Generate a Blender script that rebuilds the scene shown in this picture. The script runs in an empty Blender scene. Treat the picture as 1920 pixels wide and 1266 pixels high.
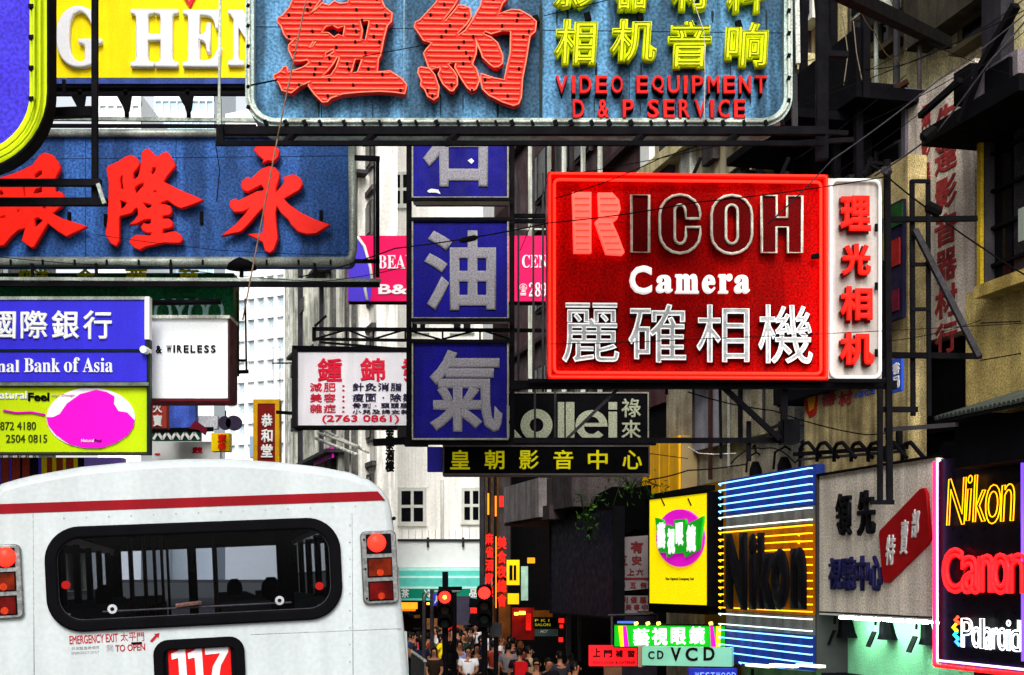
import bpy, math, random
from mathutils import Vector, Matrix
from mathutils.geometry import interpolate_bezier
R = math.radians
random.seed(7)
sc = bpy.context.scene
col = sc.collection
# ------------------------------------------------------------------ camera, world, sun, exposure
FPX, CX, HY, EYE = 2600.0, 960.0, 1087.0, 3.4      # focal length / principal point in photo pixels, eye height (m)
K = FPX/5000      # distances below are given for a 5000 px lens and scaled to this one
cam = bpy.data.cameras.new('camera'); camo = bpy.data.objects.new('camera', cam); col.objects.link(camo)
camo.location = (0, 0, EYE); camo.rotation_euler = (R(90), 0, 0)
cam.sensor_width = 36; cam.sensor_fit = 'HORIZONTAL'; cam.lens = FPX/1920*36
cam.shift_y = (HY-633)/1920; cam.clip_start = .1; cam.clip_end = 3000
sc.camera = camo
SUN_EL, SUN_AZ = 36, 183           # degrees; azimuth the light comes from, 180 = behind the camera
w = bpy.data.worlds.new('World'); sc.world = w; w.use_nodes = True
nt = w.node_tree; bg = nt.nodes['Background']
sky = nt.nodes.new('ShaderNodeTexSky'); sky.sky_type = 'NISHITA'; sky.sun_disc = False
sky.sun_elevation = R(SUN_EL); sky.sun_rotation = R(SUN_AZ); sky.air_density = 1.2; sky.dust_density = 3.5
hs = nt.nodes.new('ShaderNodeHueSaturation'); hs.inputs['Saturation'].default_value = .22; hs.inputs['Value'].default_value = 1.0
nt.links.new(sky.outputs[0], hs.inputs['Color']); nt.links.new(hs.outputs[0], bg.inputs[0]); bg.inputs[1].default_value = .11
sl = bpy.data.lights.new('sun', 'SUN'); sl.energy = 1.3; sl.angle = R(28); sl.color = (1, .97, .92)
so = bpy.data.objects.new('sun', sl); col.objects.link(so)
az = R(SUN_AZ)
sdir = Vector((math.sin(az)*math.cos(R(SUN_EL)), math.cos(az)*math.cos(R(SUN_EL)), math.sin(R(SUN_EL))))
so.rotation_euler = sdir.to_track_quat('Z', 'Y').to_euler(); so.location = (0, -20, 60)
vs = sc.view_settings; vs.view_transform = 'Standard'; vs.look = 'None'; vs.gamma = 1; vs.use_curve_mapping = False
vs.exposure = 1.0
sc.cycles.max_bounces = 6; sc.cycles.transparent_max_bounces = 12

# ------------------------------------------------------------------ helpers
CAM = Vector((0, 0, EYE))
def P(px, py, Y): Y = Y*K; return Vector(((px-CX)/FPX*Y, Y, EYE+(HY-py)/FPX*Y))
def lin(c): 
    c = c/255
    return c/12.92 if c <= .04045 else ((c+.055)/1.055)**2.4
MATS = {}
def M_(name, rgb, rough=.6, mot=.12, streak=0, metal=0, emit=0, ecol=None, scale=3, bump=0, grain=None, spec=.07):
    """procedural material: base colour broken up by blotches, grain and optional vertical streaks"""
    if name in MATS: return MATS[name]
    if grain is None: grain = .3 if mot >= .2 else .05
    m = bpy.data.materials.new(name); m.use_nodes = True; n = m.node_tree; b = n.nodes['Principled BSDF']; L = n.links.new
    c = tuple(lin(v) for v in rgb)
    b.inputs['Roughness'].default_value = rough; b.inputs['Metallic'].default_value = metal
    b.inputs['Specular IOR Level'].default_value = spec
    tc = n.nodes.new('ShaderNodeTexCoord')
    def noise(sc_, vec=None, det=5):
        t = n.nodes.new('ShaderNodeTexNoise'); t.inputs['Scale'].default_value = sc_; t.inputs['Detail'].default_value = det
        L(vec or tc.outputs['Object'], t.inputs['Vector']); return t.outputs[0]
    def rng(v, a, b_, lo=.3, hi=.7):
        r = n.nodes.new('ShaderNodeMapRange'); r.inputs[1].default_value = lo; r.inputs[2].default_value = hi
        r.inputs[3].default_value = a; r.inputs[4].default_value = b_; L(v, r.inputs[0]); return r.outputs[0]
    def mul(a, b_):
        x = n.nodes.new('ShaderNodeMath'); x.operation = 'MULTIPLY'; L(a, x.inputs[0]); L(b_, x.inputs[1]); return x.outputs[0]
    f = rng(noise(scale), 1-mot, 1+mot*.6)
    if grain: f = mul(f, rng(noise(scale*17, det=3), 1-grain, 1+grain*.9, .36, .64))
    if streak:
        mp = n.nodes.new('ShaderNodeMapping'); mp.inputs['Scale'].default_value = (3.2, 3.2, .28); L(tc.outputs['Object'], mp.inputs[0])
        f = mul(f, rng(noise(1.3, mp.outputs[0], 6), 1-streak, 1.05, .44, .56))
    v = n.nodes.new('ShaderNodeVectorMath'); v.operation = 'SCALE'; v.inputs[0].default_value = c; L(f, v.inputs['Scale'])
    L(v.outputs[0], b.inputs['Base Color'])
    L(rng(noise(scale*2.3), max(.05, rough-.12), min(1, rough+.12)), b.inputs['Roughness'])
    if bump:
        bp = n.nodes.new('ShaderNodeBump'); bp.inputs['Strength'].default_value = bump; bp.inputs['Distance'].default_value = .02
        L(noise(scale*6), bp.inputs['Height']); L(bp.outputs[0], b.inputs['Normal'])
    if emit:
        ec = tuple(lin(q) for q in (ecol or rgb)); b.inputs['Emission Color'].default_value = (*ec, 1); b.inputs['Emission Strength'].default_value = emit
    MATS[name] = m; return m
def glass(name, tint, ior=1.3, rough=.02):
    if name in MATS: return MATS[name]
    m = bpy.data.materials.new(name); m.use_nodes = True; n = m.node_tree; n.nodes.clear(); L = n.links.new
    o = n.nodes.new('ShaderNodeOutputMaterial'); t = n.nodes.new('ShaderNodeBsdfTransparent'); t.inputs[0].default_value = (*[v for v in tint], 1)
    g = n.nodes.new('ShaderNodeBsdfGlossy'); g.inputs['Roughness'].default_value = rough
    lw = n.nodes.new('ShaderNodeFresnel'); lw.inputs[0].default_value = ior
    mx = n.nodes.new('ShaderNodeMixShader'); L(lw.outputs[0], mx.inputs[0]); L(t.outputs[0], mx.inputs[1]); L(g.outputs[0], mx.inputs[2]); L(mx.outputs[0], o.inputs[0])
    MATS[name] = m; return m

class MB:
    def __init__(s): s.v = []; s.f = []
    def box(s, x0, x1, y0, y1, z0, z1):
        b = len(s.v); s.v += [(x, y, z) for z in (z0, z1) for x, y in ((x0, y0), (x1, y0), (x1, y1), (x0, y1))]
        s.f += [(b, b+3, b+2, b+1), (b+4, b+5, b+6, b+7)] + [(b+i, b+(i+1) % 4, b+4+(i+1) % 4, b+4+i) for i in range(4)]; return s
    def bar(s, p, q, w_, h=None):
        p, q = Vector(p), Vector(q); h = h or w_; d = (q-p).normalized()
        up = Vector((0, 0, 1)) if abs(d.z) < .9 else Vector((0, 1, 0))
        a = d.cross(up).normalized()*w_/2; c = a.cross(d).normalized()*h/2; b = len(s.v)
        s.v += [tuple(e+i*a+j*c) for e in (p, q) for i, j in ((-1, -1), (1, -1), (1, 1), (-1, 1))]
        s.f += [(b+3, b+2, b+1, b), (b+4, b+5, b+6, b+7)] + [(b+i, b+(i+1) % 4, b+4+(i+1) % 4, b+4+i) for i in range(4)]; return s
    def tube(s, pts, r, n=6, closed=False):
        pts = [Vector(p) for p in pts]; N = len(pts)
        if N < 2: return s
        b = len(s.v); prev = None
        rr = r if isinstance(r, (list, tuple)) else [r]*N
        for i, p in enumerate(pts):
            if closed: d = pts[(i+1) % N]-pts[i-1]
            else: d = pts[min(i+1, N-1)]-pts[max(i-1, 0)]
            d = d.normalized() if d.length > 1e-9 else Vector((0, 0, 1))
            if prev is None: a = d.orthogonal().normalized()
            else:
                a = prev-d*prev.dot(d); a = a.normalized() if a.length > 1e-6 else d.orthogonal().normalized()
            prev = a; c = d.cross(a)
            for k in range(n):
                t = 2*math.pi*k/n; s.v.append(tuple(p+(a*math.cos(t)+c*math.sin(t))*rr[i]))
        for i in range(N if closed else N-1):
            j = (i+1) % N
            for k in range(n): s.f.append((b+i*n+k, b+i*n+(k+1) % n, b+j*n+(k+1) % n, b+j*n+k))
        if not closed: s.f += [tuple(b+k for k in range(n))[::-1], tuple(b+(N-1)*n+k for k in range(n))]
        return s
    def disc(s, x, z, y0, y1, r, n=20, r2=None):
        return s.tube([(x, y0, z), (x, y1, z)], [r, r2 or r], n)
    def loft(s, rings, cap=False, closed=True):
        b = len(s.v); n = len(rings[0])
        for r in rings: s.v += [tuple(p) for p in r]
        for i in range(len(rings)-1):
            for k in range(n if closed else n-1): s.f.append((b+i*n+k, b+i*n+(k+1) % n, b+(i+1)*n+(k+1) % n, b+(i+1)*n+k))
        if cap: s.f += [tuple(b+k for k in range(n))[::-1], tuple(b+(len(rings)-1)*n+k for k in range(n))]
        return s
    def merge(s, o):
        b = len(s.v); s.v += o.v; s.f += [tuple(i+b for i in f) for f in o.f]; return s
    def mesh(s, name, smooth=False):
        me = bpy.data.meshes.new(name); me.from_pydata(s.v, [], s.f); me.update()
        if smooth: me.polygons.foreach_set('use_smooth', [True]*len(me.polygons))
        return me
def link(name, me, mat, parent=None, label=None, kind=None):
    o = bpy.data.objects.new(name, me); col.objects.link(o)
    if mat is not None:
        if len(me.materials) == 0: me.materials.append(mat)
        else: o.material_slots[0].link = 'OBJECT'; o.material_slots[0].material = mat
    if parent is not None: o.parent = parent
    if label: o['label'] = label
    if kind: o['kind'] = kind
    return o
# 2D filled shapes through curve filling -------------------------------------------------
def curve_mesh(contours, ext, bev=0, res=0):
    c = bpy.data.curves.new('shape', 'CURVE'); c.dimensions = '2D'; c.fill_mode = 'BOTH'; c.extrude = max(ext-bev, 0); c.bevel_depth = bev; c.bevel_resolution = res
    for ct in contours:
        sp = c.splines.new('POLY'); sp.points.add(len(ct)-1); sp.use_cyclic_u = True
        for p, q in zip(sp.points, ct): p.co = (q[0], q[1], 0, 1)
    o = bpy.data.objects.new('shape', c); col.objects.link(o)
    dg = bpy.context.evaluated_depsgraph_get(); me = bpy.data.meshes.new_from_object(o.evaluated_get(dg))
    bpy.data.objects.remove(o); bpy.data.curves.remove(c)
    return me
def remap(me, fn):
    for v in me.vertices: v.co = fn(v.co)
    me.flip_normals(); me.update(); return me
def rev(me, y0, y1):
    """curve plane (x,y,z) -> local (x, depth, z); front face at y0"""
    zs = [v.co.z for v in me.vertices]; a, b = min(zs), max(zs); k = (y1-y0)/max(b-a, 1e-6)
    for v in me.vertices: x, y, z = v.co; v.co = (x, y0+(b-z)*k, y)
    me.update(); return me
_tc = {}
def text_src(s, bold, res=1):
    key = (s, bold, res)
    if key not in _tc:
        c = bpy.data.curves.new('t', 'FONT'); c.body = s; c.extrude = .04; c.bevel_depth = bold; c.bevel_resolution = res if bold else 0; c.resolution_u = 3
        o = bpy.data.objects.new('t', c); col.objects.link(o); dg = bpy.context.evaluated_depsgraph_get()
        me = bpy.data.meshes.new_from_object(o.evaluated_get(dg)); bpy.data.objects.remove(o); bpy.data.curves.remove(c); me.materials.clear()
        _tc[key] = me
    return _tc[key].copy()
def outlines(s):
    c = bpy.data.curves.new('t', 'FONT'); c.body = s; o = bpy.data.objects.new('t', c); col.objects.link(o)
    dg = bpy.context.evaluated_depsgraph_get(); cu = o.to_curve(dg); out = []
    for sp in cu.splines:
        bp = sp.bezier_points; n = len(bp); pts = []
        for i in range(n):
            a, b = bp[i], bp[(i+1) % n]
            straight = (a.handle_right-a.co).cross(b.co-a.co).length < 1e-5 and (b.handle_left-a.co).cross(b.co-a.co).length < 1e-5
            k = 2 if straight else 5
            pts += [(p.x, p.y) for p in interpolate_bezier(a.co, a.handle_right, b.handle_left, b.co, k)[:-1]]
        if len(pts) > 2: out.append(pts)
    o.to_curve_clear(); bpy.data.objects.remove(o); bpy.data.curves.remove(c); return out
def serif(s):
    r = ''
    for ch in s:
        if 'A' <= ch <= 'Z': r += chr(0x1D400+ord(ch)-65)
        elif 'a' <= ch <= 'z': r += chr(0x1D41A+ord(ch)-97)
        elif ch.isdigit(): r += chr(0x1D7CE+int(ch))
        else: r += ch
    return r
def axis(p0, p1, roll=0):
    d = p1-p0; d.z = 0; th = math.atan2(d.y, d.x)
    return Matrix.Translation(p0) @ Matrix.Rotation(th, 4, 'Z') @ Matrix.Rotation(-roll, 4, 'Y')
def rrect(x0, x1, z0, z1, r, n=6):
    out = []
    for cx, cz, a0 in ((x1-r, z1-r, 0), (x0+r, z1-r, 90), (x0+r, z0+r, 180), (x1-r, z0+r, 270)):
        for i in range(n+1):
            a = R(a0+90*i/n); out.append((cx+r*math.cos(a), cz+r*math.sin(a)))
    return out

class T:
    """a thing: an Empty plus helpers that add parts in its own frame (x right, y away from the viewer, z up)"""
    def __init__(s, name, label, cat, M, group=None, kind=None):
        s.M = M; s.I = M.inverted(); e = bpy.data.objects.new(name, None); e.empty_display_size = .2; col.objects.link(e); e.matrix_world = M; s.e = e
        if kind: e['kind'] = kind
        else:
            e['label'] = label; e['category'] = cat
            if group: e['group'] = group
    def uv(s, px, py, y=0):
        o = s.I @ CAM; d = s.I.to_3x3() @ Vector(((px-CX)/FPX, 1, (HY-py)/FPX)); t = (y-o.y)/d.y; q = o+d*t
        return q.x, q.z
    def rect(s, x0, y0, x1, y1, y=0):
        xm, ym = (x0+x1)/2, (y0+y1)/2
        return s.uv(x0, ym, y)[0], s.uv(x1, ym, y)[0], s.uv(xm, y1, y)[1], s.uv(xm, y0, y)[1]   # u0,u1,v0,v1
    def add(s, name, mb, mat, parent=None, label=None, smooth=False, kind=None):
        me = mb.mesh(name, smooth) if isinstance(mb, MB) else mb
        return link(name, me, mat, parent or s.e, label, kind)
    def box(s, name, r, d, mat, parent=None, label=None):
        u0, u1, v0, v1 = s.rect(*r, y=d[0]); return s.add(name, MB().box(u0, u1, d[0], d[1], v0, v1), mat, parent, label)
    def ubox(s, name, u0, u1, v0, v1, d0, d1, mat, parent=None): return s.add(name, MB().box(u0, u1, d0, d1, v0, v1), mat, parent)
    def bar(s, name, a, b, w_, mat, y=0, y2=None, parent=None):
        p = s.uv(*a, y); q = s.uv(*b, y if y2 is None else y2)
        return s.add(name, MB().bar((p[0], y, p[1]), (q[0], y if y2 is None else y2, q[1]), w_), mat, parent)
    def tube(s, name, pts, r, mat, y=0, closed=False, parent=None, n=6):
        return s.add(name, MB().tube([(s.uv(a, b, y)[0], y, s.uv(a, b, y)[1]) for a, b in pts], r, n, closed), mat, parent, smooth=True)
    def text(s, txt, r, mat, y=-.03, th=.03, bold=.0, name='lettering', parent=None, res=1, sh=0):
        me = text_src(txt, bold, res)
        if not len(me.vertices): return None
        for v in me.vertices:
            if sh: v.co.x += sh*v.co.y
        xs = [v.co.x for v in me.vertices]; ys = [v.co.y for v in me.vertices]; zs = [v.co.z for v in me.vertices]
        u0, u1, v0, v1 = s.rect(*r, y=y-th); a, b, c, d = min(xs), max(xs), min(ys), max(ys); e, f = min(zs), max(zs)
        for v in me.vertices:
            x, q, z = v.co; v.co = (u0+(x-a)/(b-a)*(u1-u0), y-th*(z-e)/(f-e), v0+(q-c)/(d-c)*(v1-v0))
        me.update(); return s.add(name, me, mat, parent)
    def chars(s, txt, r, mat, vert=False, fill=.88, **k):
        x0, y0, x1, y1 = r; n = len(txt); out = []
        for i, ch in enumerate(txt):
            if ch in ' ': continue
            if vert:
                h = (y1-y0)/(n-1+fill) if n > 1 else (y1-y0)/fill; a = y0+i*h; q = (x0, a, x1, a+h*fill)
            else:
                h = (x1-x0)/(n-1+fill) if n > 1 else (x1-x0)/fill; a = x0+i*h; q = (a, y0, a+h*fill, y1)
            if ch in ':：': q = (q[0]+(q[2]-q[0])*.4, q[1]+(y1-y0)*.25, q[0]+(q[2]-q[0])*.6, q[3]-(y1-y0)*.05)
            if ch in '·': q = (q[0]+(q[2]-q[0])*.42, q[1]+(y1-y0)*.42, q[0]+(q[2]-q[0])*.58, q[1]+(y1-y0)*.58)
            if ch in '一': q = (q[0], q[1]+(y1-y0)*.45, q[2], q[1]+(y1-y0)*.58)
            out.append(s.text(ch, q, mat, name='character', **k))
        return out
    def neon(s, txt, r, mat, rad, y=-.06, name='neon_tube', sh=0, parent=None, inset=None):
        o = outlines(txt); o = [[(x+sh*q, q) for x, q in c] for c in o]
        xs = [p[0] for c in o for p in c]; ys = [p[1] for c in o for p in c]; a, b, c_, d = min(xs), max(xs), min(ys), max(ys)
        u0, u1, v0, v1 = s.rect(*r, y=y); mb = MB()
        for c in o: mb.tube([(u0+(x-a)/(b-a)*(u1-u0), y, v0+(q-c_)/(d-c_)*(v1-v0)) for x, q in c], rad, 6, True)
        return s.add(name, mb, mat, parent, smooth=True)
    def shape(s, name, conts, mat, y=0, th=.05, bev=0, parent=None, org=(0, 0), k=1):
        cc = [[s.uv(org[0]+a/k, org[1]+b/k, y-th) for a, b in c] for c in conts]
        me = curve_mesh(cc, .05, bev); rev(me, y-th, y); return s.add(name, me, mat, parent)
    def panel(s, r, d, mat, rad=.0, name='panel'):
        u0, u1, v0, v1 = s.rect(*r, y=d[0])
        if not rad: return s.ubox(name, u0, u1, v0, v1, d[0], d[1], mat)
        c = rrect(u0, u1, v0, v1, rad); me = curve_mesh([c], .05); rev(me, d[0], d[1]); return s.add(name, me, mat)
def frontal(name, label, cat, x0, yb, Y, group=None, x1=None, Y1=None):
    """a thing facing the street end: origin at photo pixel (x0,yb) and depth Y; with x1,Y1 its right end lies at another depth"""
    p0 = P(x0, yb, Y); p1 = P(x1, yb, Y1) if x1 is not None else p0+Vector((1, 0, 0))
    return T(name, label, cat, axis(p0, p1), group)
def edge_boxes(t, r, w_, d, mat, name='frame_rail'):
    u0, u1, v0, v1 = t.rect(*r, y=d[0])
    for a in ((u0-w_, u1+w_, v1, v1+w_), (u0-w_, u1+w_, v0-w_, v0), (u0-w_, u0, v0, v1), (u1, u1+w_, v0, v1)):
        t.ubox(name, *a, d[0]-.02, d[1]+.02, mat)

# palette
steel = M_('sooty_steel', (13, 12, 16), .8, .3, spec=.06)
steel2 = M_('weathered_steel', (54, 52, 56), .7, .35, spec=.1)
galv = M_('galvanised_pipe', (150, 158, 150), .45, .35, .3, metal=.3)
white = M_('white_enamel', (232, 234, 232), .45, .06, grain=.03)
whited = M_('grimy_white_enamel', (196, 198, 186), .55, .25, .5)
blk = M_('black_paint', (6, 6, 10), .7, .3, spec=.05)
redp = M_('red_acrylic', (236, 26, 14), .35, .08, scale=6)
rust = M_('dark_rust', (52, 30, 22), .8, .4)
cable = M_('black_cable', (8, 8, 9), .7, .1, spec=.05)

# ------------------------------------------------------------------ setting: ground
def sett(name, mb, mat, loc=(0, 0, 0)):
    o = link(name, mb.mesh(name), mat); o['kind'] = 'structure'; o.location = loc; return o
asph = M_('asphalt', (62, 62, 64), .85, .25, scale=1, bump=.3)
sett('ground', MB().box(-700, 700, -60, 1500, -.5, -.02), M_('far_ground', (90, 90, 88), .9))
sett('road', MB().box(-60, 40, -40, 260, -.3, 0), asph)
def FXY(Y): return 6.53-.1266*(Y-34)          # facade line of the right hand row
def FV(Y, z=0): return Vector((FXY(Y), Y*K, z))
pav = M_('paving', (120, 116, 108), .8, .2, scale=2)
pm = MB(); yy = [-20, 30, 60, 90, 118]
for a, b in zip(yy, yy[1:]):
    n0 = len(pm.v)
    pm.v += [(FXY(q)+e, q*K, z) for z in (.004, .14) for q, e in ((a, -3.4), (a, .5), (b, .5), (b, -3.4))]
    pm.f += [(n0+4, n0+5, n0+6, n0+7), (n0, n0+1, n0+5, n0+4), (n0+3, n0+7, n0+6, n0+2), (n0, n0+4, n0+7, n0+3)]
sett('pavement', pm, pav)

# ------------------------------------------------------------------ buildings
def plain_box(name, label, p0, p1, depth, h, mat, kind=None):
    t = T(name, label, 'building', axis(p0, p1)); L = (p1-p0).length; t.L = L
    t.ubox('wall', 0, L, 0, h, 0, depth, mat); return t
def win(t, r, frame, pane, d=(-.06, .02), nx=2, ny=2, fw=.06, sill=True, curtain=None):
    """window: frame + panes + sill, given by its photo rectangle"""
    u0, u1, v0, v1 = t.rect(*r); f = MB()
    for i in range(nx+1): x = u0+(u1-u0)*i/nx; f.box(x-fw/2, x+fw/2, d[0], d[1], v0, v1)
    for j in range(ny+1): z = v0+(v1-v0)*j/ny; f.box(u0-fw/2, u1+fw/2, d[0]-.004, d[1], z-fw/2, z+fw/2)
    o = t.add('window', f, frame)
    for i in range(nx):
        for j in range(ny):
            a = u0+(u1-u0)*i/nx+fw/2; b = u0+(u1-u0)*(i+1)/nx-fw/2; c = v0+(v1-v0)*j/ny+fw/2; e = v0+(v1-v0)*(j+1)/ny-fw/2
            t.add('pane', MB().box(a, b, d[0]+.03, d[1], c, e), pane, o)
    if sill: t.add('sill', MB().box(u0-.12, u1+.12, d[0]-.1, d[1], v0-fw/2-.08, v0-fw/2-.003), frame, o)
    return o
dglass = M_('dark_window_glass', (12, 13, 18), .12, .3)
pglass = M_('pale_window_glass', (196, 205, 212), .25, .25, scale=.4)
tile = M_('white_wall_tile', (248, 245, 238), .55, .05, .04, scale=.6, grain=.06)
# white tower far behind
tw = T('office_tower', 'bright white high rise with rows of pale windows beyond the wireless sign', 'building', axis(P(425, 1087, 230), P(582, 1087, 222)))
tm = M_('tower_white', (240, 242, 242), .5, .04)
def grid(t, x0, x1, ytop, ybot, nx, ny, wall, pane, pier=.35, band=.45, depth=14, top=10):
    u0, u1, v0, v1 = t.rect(x0, ytop, x1, ybot); cw = (u1-u0)/nx; ch = (v1-v0)/ny; m = MB()
    t.ubox('core', u0, u1, 0, v1+top, .45, depth, wall)
    for i in range(nx+1): m.box(u0+i*cw-cw*pier/2, u0+i*cw+cw*pier/2, .02, .44, v0, v1)
    t.add('pier', m, wall)
    for j in range(ny+1):
        t.add('spandrel', MB().box(u0-cw*pier/2, u1+cw*pier/2, 0, .44, v0+j*ch-ch*band/2, v0+j*ch+ch*band/2), wall)
    t.ubox('base_wall', u0-cw*pier/2, u1+cw*pier/2, 0, v0-ch*band/2, .01, .44, wall)
    t.ubox('top_wall', u0-cw*pier/2, u1+cw*pier/2, v1+ch*band/2, v1+top, .01, .44, wall)
    me = MB().box(-cw/2+cw*pier/2, cw/2-cw*pier/2, 0, .1, -ch/2+ch*band/2, ch/2-ch*band/2).mesh('pane')
    for i in range(nx):
        for j in range(ny):
            o = link('pane', me, pane[(i*7+j*3+random.randint(0, 2)) % len(pane)], t.e); o.location = (u0+(i+.5)*cw, .3, v0+(j+.5)*ch)
    return u0, u1, v0, v1
pale = [M_('tower_glass_a', (190, 202, 208), .3, .15, scale=.5), M_('tower_glass_b', (168, 182, 192), .3, .2, scale=.5), M_('tower_glass_c', (212, 220, 224), .3, .1, scale=.5)]  # faded, overexposed look of the far tower is put into these pane colours
grid(tw, 425, 572, 508, 900, 8, 10, tm, pale, .3, .5, top=14)
tb = T('glass_tower', 'pale blue hazy tower seen in the gap under the yellow sign', 'building', axis(P(150, 1087, 330), P(380, 1087, 330)))
grid(tb, 290, 400, 150, 700, 8, 16, M_('tower_pale', (226, 234, 238), .5, .04), [M_('tower_glass_d', (176, 206, 218), .3, .15, scale=.3)], .16, .3, top=3)
tb2 = T('slab_block', 'low faint white block between the yellow sign and the blue bank sign', 'building', axis(P(160, 1087, 300), P(280, 1087, 300)))
grid(tb2, 185, 262, 190, 700, 5, 14, tm, [pale[2]], .3, .45, top=1)

# white tiled block closing the view
wb = T('corner_building', 'white tiled corner block with ribbed walls above the turquoise awning', 'building', axis(P(700, 1087, 130), P(905, 1087, 129)))
u0, u1, v0, v1 = wb.rect(703, 100, 905, 1125)
wb.ubox('wall', u0, u1, 2.4, 40, .12, 14, tile)
wins = [(750, 918, 796, 981), (868, 918, 900, 978), (738, 325, 768, 385), (800, 690, 850, 740), (848, 560, 885, 620), (770, 560, 800, 620)]
wr = [wb.rect(*w_) for w_ in wins]
nb = 16; bwid = (u1-u0)/nb; bv0 = wb.uv(800, 1015)[1]
for i in range(nb):
    a, b = u0+i*bwid+.012, u0+(i+1)*bwid-.012
    cuts = [(r[2]-.1, r[3]+.1) for r in wr if r[0] < b+.03 and r[1] > a-.03]; cuts.sort(); z = bv0
    for c0, c1 in cuts+[(40, 40)]:
        if c0 > z: wb.ubox('rib', a, b, z, c0, .07, .12, tile)
        z = max(z, c1)
wfr = M_('window_frame_white', (214, 214, 206), .5)
for w_ in wins: win(wb, w_, wfr, dglass, d=(-.02, .1), nx=2, ny=2, fw=.14)
wb.ubox('wall_panel', *wb.rect(703, 1016, 905, 1064)[:2], *wb.rect(703, 1016, 905, 1064)[2:], -.9, .12, white)
wb.tube('pipe', [(745, 1013), (905, 1013)], .06, steel2, y=-1)
wb.tube('drain_pipe', [(829, 900), (829, 1013)], .09, wfr, y=-.12)
for x in (800, 866): wb.box('lamp_bracket', (x, 1008, x+4, 1026), (-1.1, -.95), steel2)
# turquoise awning
aw = frontal('awning', 'turquoise and white striped shop awning under the white corner block', 'awning', 745, 1125, 127)
tq = [M_('awning_turquoise', (98, 205, 190), .6, .1), M_('awning_pale', (196, 232, 224), .6, .1), M_('awning_green', (10, 128, 100), .6, .15)]
for (a, b, mm, d0) in ((1064, 1070, 1, -.2), (1070, 1080, 0, -.5), (1080, 1084, 1, -.55), (1084, 1100, 0, -.9), (1100, 1104, 1, -.95), (1104, 1122, 2, -1.0), (1122, 1126, 0, -1.02)):
    aw.box('stripe', (748, a, 904, b), (d0, .8), tq[mm])
aw.chars('茶冷茶品', (752, 1105, 895, 1121), white, fill=.36, y=-1.01, th=.05, bold=.03)
shop = frontal('shopfront', 'dark crowded shop opening with orange lights under the turquoise awning', 'shop', 745, 1160, 127.5)
su = shop.rect(700, 1126, 910, 1190)
shop.ubox('back_wall', su[0]-4, su[1]+1, su[2]-2, su[3], 2.5, 3, M_('shop_dark', (34, 22, 18), .8, .6, scale=1.2))
shop.ubox('side_wall', su[1], su[1]+.5, su[2]-2, su[3]+.2, -.5, 3, rust)
lampm = M_('warm_lamp', (255, 150, 60), emit=3); goods = [M_('goods_a', (170, 96, 30), .6, .4), M_('goods_b', (150, 30, 24), .6, .3), M_('goods_c', (190, 160, 70), .6, .3), M_('goods_d', (60, 60, 70), .6, .3)]
for i in range(26):
    x = 752+random.random()*150; y = 1132+random.random()*50; shop.box('goods', (x, y, x+5+random.random()*10, y+3+random.random()*7), (1.6+random.random()*.6, 2.4), random.choice(goods))
for x in (772, 800, 826, 858, 884): shop.box('lamp', (x, 1130, x+5, 1134), (.9, 1.1), lampm)
shop.box('box_sign', (748, 1134, 778, 1146), (-.3, .2), M_('orange_box', (220, 110, 20), emit=.7))

# weathered tenement strip with pipes, between the tower and white block
gb = T('tenement', 'grey weathered tenement covered in pipes and air conditioners behind the therapist sign', 'building', axis(P(560, 1087, 150), P(706, 1087, 112)))
gL = (P(706, 1087, 112)-P(560, 1087, 150)).length
gw = M_('weathered_render', (238, 236, 228), .85, .25, .3, grain=.08, scale=.5); gw2 = M_('weathered_dark', (90, 88, 86), .85, .4, .4, scale=.6); ggrey = M_('tenement_grey', (128, 122, 132), .8, .2, .4)
gb.ubox('wall', 0, gL, 0, 42, 0, .9, gw)
for i in range(7): gb.ubox('pilaster', i*gL/7, i*gL/7+1.5, 0, 42, -.5-.08*(i % 3), 0, ggrey if i in (0, 1) else gw)
random.seed(3)
for k in range(13):
    z = 3+k*2.9
    for i in range(6):
        a = i*gL/7+2.4
        f = gb.add('window', MB().box(a-.1, a+3.1, -.14, -.02, z, z+1.5), gw2)
        gb.add('pane', MB().box(a+.05, a+1.4, -.18, -.145, z+.15, z+1.35), dglass, f); gb.add('pane', MB().box(a+1.6, a+2.95, -.18, -.145, z+.15, z+1.35), dglass, f)
        if random.random() < .55: gb.ubox('air_conditioner', a+.5, a+1.7, z-.8, z-.1, -.9, -.02, random.choice([whited, gw2, steel2]))
        if random.random() < .4: gb.ubox('drying_rack', a, a+2.8, z-.25, z-.1, -1.5, -.2, steel2)
    gb.ubox('floor_band', 0, gL, z-1.1, z-.9, -.2, -.01, gw2)
for i in range(13):
    a = .6+i*gL/13; gb.add('pipe', MB().tube([(a, -.75, 0), (a, -.75, 41)], .12, 5), random.choice([gw2, whited, steel2]))
gb.box('poster', (588, 845, 622, 866), (-1.2, -1.1), M_('magenta_sheet', (215, 30, 180), .6))
gb.tube('bamboo_pole', [(598, 812), (672, 838)], .07, whited, y=-1.9); gb.tube('bamboo_pole', [(592, 822), (668, 852)], .07, whited, y=-2.0); gb.tube('bamboo_pole', [(606, 806), (690, 848)], .06, whited, y=-1.8)
# narrow grey edge building right of tower
nbld = T('pale_block', 'narrow grey and white block right of the white high rise', 'building', axis(P(560, 1087, 170), P(620, 1087, 168)))
nu = nbld.rect(566, 300, 612, 860)
for i in range(6): nbld.ubox('pilaster', nu[0]+i*(nu[1]-nu[0])/6, nu[0]+(i+.8)*(nu[1]-nu[0])/6, 0, 40, -.2*(i % 2), 6, [ggrey, tile, ggrey, tile, gw, ggrey][i])
nbld.ubox('wall', nu[0], nu[1], 0, 40, .1, 6.2, gw)

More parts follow.
